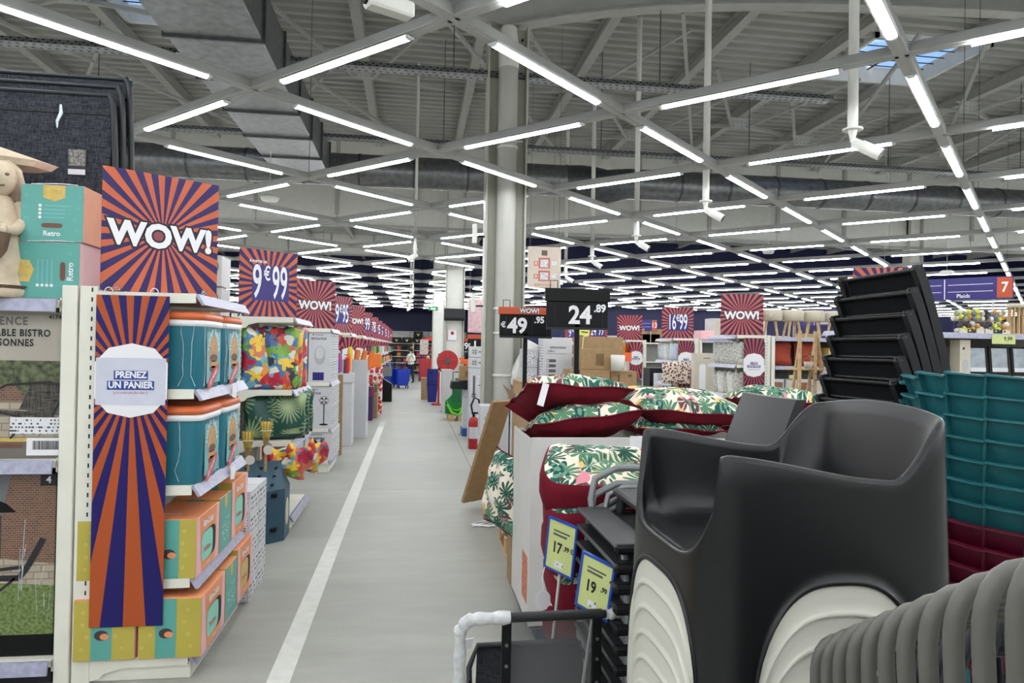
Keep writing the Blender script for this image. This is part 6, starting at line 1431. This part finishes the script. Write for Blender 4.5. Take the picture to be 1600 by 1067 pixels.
def pack(k_, x, y, z, rz, label, grp): return tag(link('textile_pack', PK[k_], None, (x, y, z), (0, 0, rz)), label, 'pack', grp)
Y, X = RR[1]
for j in range(5): pack(0, X-.42, Y+.14+.19*j, 1.552, -1.2, 'white patterned textile pack on the shelf below the WOW sign by the stools', 'patterned packs upper')
for j in range(3): pack(0, X-.32+.08*j, Y+.08, 1.552, -.3, 'white patterned textile pack leaning at the front of the upper shelf', 'patterned packs front')
for j in range(5): pack(1 if j % 2 else 0, X-.42, Y+.14+.19*j, 1.062, -1.2, 'white textile pack on the lower shelf of the patterned packs', 'patterned packs lower')
for j in range(3): pack(0, X-.40+.1*j, Y+.08, 1.062, -.3, 'white patterned textile pack at the front of the lower shelf', 'patterned packs lower front')
Y, X = RR[2]
for j in range(5): pack((2, 0, 1, 2, 0)[j], X-.45+.0*j, Y+.12+.19*j, 1.552, -1.1, 'pale striped textile pack under the 16,99 sign', 'pale packs under the 16,99 sign')
for j in range(3): pack((2, 1, 0)[j], X-.46+.14*j, Y+.07, 1.552, -.2, 'pale textile pack at the front edge under the 16,99 sign', 'pale packs in front')
for j in range(2): tag(link('dotted_pack', PK[5], None, (X-.62+.27*j, Y-.1, 1.06), (0, 0, -.2)), 'cream pack with dark dots beside the sand coloured box', 'pack', 'dotted packs')
o = carton('sand_box', 'tall sand coloured flat box standing before the 16,99 unit', X-.36, X+.08, Y-.75, Y-.6, .85, 1.72, SAND); decal(ell(-.04, .35, .07, .3, 20, 6), 'xz', -.0762, PRINTW, o, 'picture'); decal(rect(-.02, .12, .76, .775), 'xz', -.0762, GREY, o, 'title')
carton('sand_box', 'second sand coloured box supporting the tall one', X-.36, X+.08, Y-.75, Y-.6, 0, .848, SAND)
Y, X = RR[3]
for j in range(6): pack((4, 4, 3, 3, 3, 3)[j], X-.72+.1*j, Y+.05+.02*j, 1.56, -.6, ('mustard' if j < 2 else 'rust')+' folded textile hanging below the WOW sign', 'rust and mustard textiles'); 
for j in range(6): pack((1, 0)[j % 2], X-.72+.09*j, Y+.05, 1.16, -.5, 'white printed textile pack under the rust textiles', 'packs under the rust textiles')
carton('dark_case', 'dark storage case in front of the rust textiles', X-.3, X+.35, Y-1.3, Y-.8, .9, 1.32, DARK); carton('dark_case', 'dark case base in front of the rust textiles', X-.3, X+.35, Y-1.3, Y-.8, 0, .898, DARK); carton('white_carton', 'plain white carton before the dark storage case', X-.25, X+.05, Y-1.75, Y-1.45, .9, 1.2, CARTW); carton('white_carton', 'plain white carton under its twin before the dark case', X-.25, X+.05, Y-1.75, Y-1.45, 0, .898, CARTW)
tag(link('grey_wrapped_bundle', bag_mesh(.4, .75, .25, M('silver_film', (176, 184, 180), .2, .3, var=.35, scale=9), .03), None, (4.4, 16.2, .95)), 'silvery film wrapped bundle beside the orange tags', 'bundle'); carton('dark_case', 'dark case carrying the film wrapped bundle', 4.15, 4.75, 15.9, 16.5, 0, .948, DARK)
for j, (x, z) in enumerate(((4.55, 1.45), (4.78, 1.5))): tag(MB().box(-.1, .1, -.004, .004, 0, .2).box(-.006, .006, .0, .004, -z, 0).build('orange_tag', ORG, None, (x, 15.5, z)), 'bright orange price tag by the film wrapped bundle', 'price card', 'orange tags')
# storage on the tops
for i, (x0, x1, y, z1, mt, lab) in enumerate(((7.2, 8.4, 22.1, 2.45, BROWN, 'long brown carton on top behind the 16,99 sign'), (5.75, 6.1, 18.85, 2.4, BROWN, 'brown carton on top beside the far WOW sign'), (6.3, 7.2, 15.0, 2.22, PINK, 'pale pink pack lying on the 16,99 unit'), (6.6, 7.9, 15.1, 2.5, FANW, 'grey storage box on top between the WOW signs'), (5.15, 5.55, 11.3, 2.3, SAND, 'small cream box at the end of the patterned pack unit'))):
    carton('storage_box', lab, x0, x1, y, y+.4, 2.02, z1, mt)
# boucle stools
BOUC = M('boucle', (198, 190, 172), .95, var=.1, scale=60, bump=.8, spec=.1)
def stool(x, y, z, label, grp):
    t = thing('stool', label, 'stool', (x, y, z), random.uniform(0, 1), grp)
    MB().lathe([(0, .27), (.15, .27), (.172, .285), (.178, .34), (.175, .42), (.155, .45), (0, .455)], n=24).build('seat', BOUC, t)
    for a in range(4): c_, s_ = math.cos(a*PI/2), math.sin(a*PI/2); MB().tube([(.09*c_, .09*s_, .28), (.15*c_, .15*s_, 0)], [.022, .016], 10).build('leg', WOOD, t)
Y, X = RR[1]
for j in range(5): stool(X+.13+.37*j, Y+.16, 2.0, 'beige boucle stool with wooden legs on the shelf top', 'boucle stools on the shelf')
tag(MB().box(-.03, .03, -.003, .003, 0, .05).build('price_card', SAND, None, (X+.03, Y-.03, 2.33)), 'tiny card on the seat of the first boucle stool', 'price card')
for j in range(2): tag(MB().box(-.09, .09, -.002, .002, -.1, 0).build('price_card', LIMEP, None, (X+1.25+.12*j, Y-.045, 1.99)), 'pale yellow price card below the boucle stools', 'price card', 'cards below the stools')
# rust pillows and boxes below
for j in range(2): tag(link('rust_pillow', bag_mesh(.46, .40, .2, RUST), None, (X+.28+.5*j, Y+.15, 1.55), (-.2, 0, .05)), 'rust cushion on the shelf below the boucle stools', 'cushion', 'rust cushions')
for j in range(4): o = carton('picture_box', 'small white box with a picture on the shelf below the rust cushions', X+.12+.22*j, X+.3+.22*j, Y+.03, Y+.2, 1.102, 1.33, CARTW, group='picture boxes'); decal(rect(-.07, .07, .04, .18), 'xz', -.0862, [M('pic_warm', (150, 96, 70), .5, var=.3, scale=40), SAND][j % 2], o, 'picture')
tag(MB().box(-.05, .05, -.002, .002, 0, .06).build('price_card', LIMEP, None, (X+.42, Y-.0, 1.34)), 'small lime price card standing on the picture boxes', 'price card')
for j in range(3): carton('textile_box', ['pink textile box at the right of the rust cushions', 'yellow textile box under the pink one', 'amber textile box beside the pink one'][j], X+(1.3, 1.3, 1.08)[j], X+(1.62, 1.6, 1.28)[j], Y+.05, Y+.35, (1.552, 1.102, 1.552)[j], (1.9, 1.42, 1.85)[j], [PINK, YEL, GOLD][j])
# wooden plant stand
t = thing('plant_stand', 'pale wooden ladder stand with a trailing plant', 'plant stand', (4.71, 8.0, 0))
for x in (-.1, .1): MB().box(x-.017, x+.017, -.017, .017, 0, 2.02).build('post', WOOD, t); MB().beam((x, 0, 1.9), (x+.02, .5, 0), .03, .03).build('leg', WOOD, t)
MB().beam((.12, 0, 1.95), (.28, .05, 1.2), .05, .02).build('brace', WOOD, t)
for z in (.4, 1.0, 1.55): MB().box(-.13, .3, -.02, .3, z, z+.02).build('shelf', WOOD, t)
t = thing('trailing_plant', 'small green trailing plant on the ladder stand', 'plant', (4.76, 8.05, 1.57)); LEAF = M('leaf_green', (58, 92, 56), .5, var=.25, scale=20)
MB().lathe([(0, 0), (.05, 0), (.06, .08), (0, .08)], n=14).build('pot', SAND, t)
for j in range(44):
    a = random.uniform(0, 6.28); r_ = random.uniform(.03, .12); z = .1+random.uniform(-.0, .1) if j < 26 else random.uniform(-.22, .06); s_ = .022
    c_ = Vector((r_*math.cos(a), r_*math.sin(a)*.8-(.06 if j > 25 else 0), z)); M1 = Matrix.Translation(c_) @ Matrix.Rotation(a, 4, 'Z') @ Matrix.Rotation(random.uniform(-.8, .8), 4, 'Y')
    MB().add([M1 @ Vector(p) for p in ((-s_, 0, 0), (0, -s_*.6, .004), (s_*1.2, 0, -.006), (0, s_*.6, .004))], [(0, 1, 2, 3)]).build('leaf', LEAF, t)
# jars of balls, mirrors on the nearest right shelving
Y, X = RR[0]
JC = [(206, 200, 184), (70, 56, 62), (200, 200, 70), (150, 160, 120), (216, 214, 206), (206, 150, 80), (110, 120, 130), (188, 184, 172)]
for j, c_ in enumerate(JC): M('ball_%d' % j, c_, .8, var=.1, scale=40)
for row in range(2):
    for j in range(6):
        x = 5.92+.105*j; z = 2.002+.135*row
        t = thing('ball_box', 'clear box of cotton light balls, %s row on the shelf beside the board 7' % ('lower', 'upper')[row], 'box', (x, Y+.12+.05*row, z), 0, 'boxes of light balls, %s row' % ('lower', 'upper')[row])
        fr = MB()
        for sx in (-1, 1):
            for sy in (-1, 1): fr.box(sx*.046-.0015, sx*.046+.0015, sy*.04-.0015, sy*.04+.0015, 0, .125)
        fr.box(-.048, .048, -.042, .042, 0, .004).build('clear_case', CLEAR, t)
        if row == 0: MB().box(-.046, .046, -.043, -.0415, .004, .05).build('sleeve', [SAND, DARK][j % 3 == 1], t)
        for q in range(6): MB().ball((-.022+.045*(q % 2), -.018+.036*((q//2) % 2), (.03 if q < 4 else .085)+.02*(q % 2)), .029, 12, 8).build('ball', MATS['ball_%d' % random.randrange(8)], t)
tag(MB().box(-.14, .14, -.002, .002, -.1, 0).build('price_card', LIMEP, None, (6.3, Y-.045, 1.99)), 'pale yellow price card reading 9,99 under the light balls', 'price card'); text('9,99', .06, INK, COL.objects[-1], (.05, -.004, -.045), 'S', .001)
t = thing('rattan_lantern', 'pale rattan lantern with round cap at the end of the ball boxes', 'lantern', (6.66, Y+.15, 2.0)); MB().lathe([(.09, .3), (.115, .3), (.115, .34), (.0, .345)], n=20).build('cap', SAND, t)
for a in range(14): c_, s_ = math.cos(a*PI/7), math.sin(a*PI/7); MB().tube([(.09*c_, .09*s_, 0), (.1*c_, .1*s_, .15), (.09*c_, .09*s_, .3)], .009, 6).build('cane', WOOD, t)
MIRR = M('mirror_glass', (130, 136, 142), .3, .8, var=.15, scale=12)
for j in range(3):
    t = thing('mirror_frame', 'small black framed mirror wrapped in film on the shelf under the light balls', 'mirror', (6.12+.27*j, Y+.1, 1.545), 0, 'framed mirrors'); t.rotation_euler = (-.1, 0, 0)
    MB().box(-.125, .125, -.01, .01, 0, .32, .003).build('frame', BLACK, t); MB().box(-.095, .095, -.0125, -.0105, .04, .3).build('mirror', MIRR, t); MB().box(-.095, .095, -.0142, -.0126, .04, .085).build('label_strip', CARTW, t)
carton('pear_box', 'cream card box picturing a pear shaped vase', 5.86, 5.99, Y+.05, Y+.2, 1.545, 1.93, SAND); o = COL.objects[-1]; decal(ell(.0, .1, .04, .075, 18), 'xz', -.0762, SILV, o, 'vase_picture'); decal(ell(-.02, .29, .015, .015, 12), 'xz', -.0762, INK, o, 'dot_print')
# aisle boards
def board(name, label, loc, rz, num, words, w_=.92, h=.27):
    t = thing(name, label, 'aisle sign', loc, rz)
    MB().box(-w_/2, w_/2, -.006, .006, 0, h, .002).build('board', PURPLE, t)
    n7 = MB().box(w_/2-.16, w_/2-.01, -.0085, -.006, .012, h-.012).build('number_panel', ORANGE, t); text(num, h*.62, PRINTW, n7, (w_/2-.085, -.0095, h*.5), 'S', .003, .85, 'digits')
    MB().box(-w_/2, -w_/2+.06, -.0085, -.006, .012, h-.012).build('end_panel', ORANGE, t); MB().box(-.07, -.06, -.0085, -.006, .01, h-.01).build('divider', PRINTW, t)
    for q in (.36, .68): 
        MB().box(-w_/2+.08, -.1, -.008, -.006, h*q, h*q+.006).build('line', PRINTW, t); MB().box(-.03, w_/2-.2, -.008, -.006, h*q, h*q+.006).build('line', PRINTW, t)
    text(words, h*.25, PRINTW, t, (.13, -.008, h*.17), 'S', .001, .95)
    for x in (-w_/2+.1, w_/2-.2): MB().box(x-.008, x+.008, .006, .02, -.44, h).build('post', STEELW, t)
board('aisle_board', 'purple aisle board with an orange 7 and the word Plaids', (6.38, 7.72, 2.42), math.radians(-52), '7', 'Plaids', 1.25, .26)
for (x, y, n_, w_) in ((9.0, 14.9, '10', 'Textile'), (10.6, 22.2, '12', 'Cuisine'), (7.2, 22.2, '13', 'Bain')): board('aisle_board', 'purple aisle board numbered %s over the right hand rows' % {'10': 'ten', '12': 'twelve', '13': 'thirteen'}[n_], (x, y, 2.38), math.radians(-30), n_, w_, 1.2, .36)
# more rows further back on the right
for i, (x0, y) in enumerate(((7.0, 22.0), (7.0, 25.8), (7.0, 29.6), (7.0, 33.4))):
    t = thing('aisle_shelf_unit', 'long far shelving row on the right, number %s from the front' % ['four', 'five', 'six', 'seven'][i], 'shelf unit', (x0, y, 0)); MB().box(0, 14, .3, .34, 0, 2.2).build('back_panel', PANEL, t)
    for z in (.2, .8, 1.4, 2.0): MB().box(0, 14, 0, .6, z-.03, z).build('shelf', CREAM, t)
    for q in range(12): tag(MB().box(-.3, .3, -.2, .2, 0, random.uniform(.25, .5), .01).build('storage_box', [BROWN, FANW, CARTW, SAND, LILAC][(q*2+i) % 5], None, (x0+.6+1.1*q, y+.3, 2.0)), 'storage box on top of the far right shelving row', 'box', 'storage boxes on the far right rows')
# long bodies of the left rows, behind their end units
for i in range(1, 12):
    t = thing('aisle_shelf_unit', 'long shelving row reaching left behind the %s sign' % (['', '9,99', 'fan box WOW']+[NMS[j] for j in range(3, 12)])[i], 'shelf unit', (LX-.06, YR[i], 0)); MB().box(-7, 0, .5, .54, 0, 2.0).build('back_panel', PANEL, t)
    for z in (.14, 1.1, 1.97): MB().box(-7, 0, .05, 1.0, z-.03, z).build('shelf', CREAM, t)
print('objects', len(bpy.data.objects), 'tris', sum(len(p.vertices)-2 for m_ in bpy.data.meshes for p in m_.polygons))
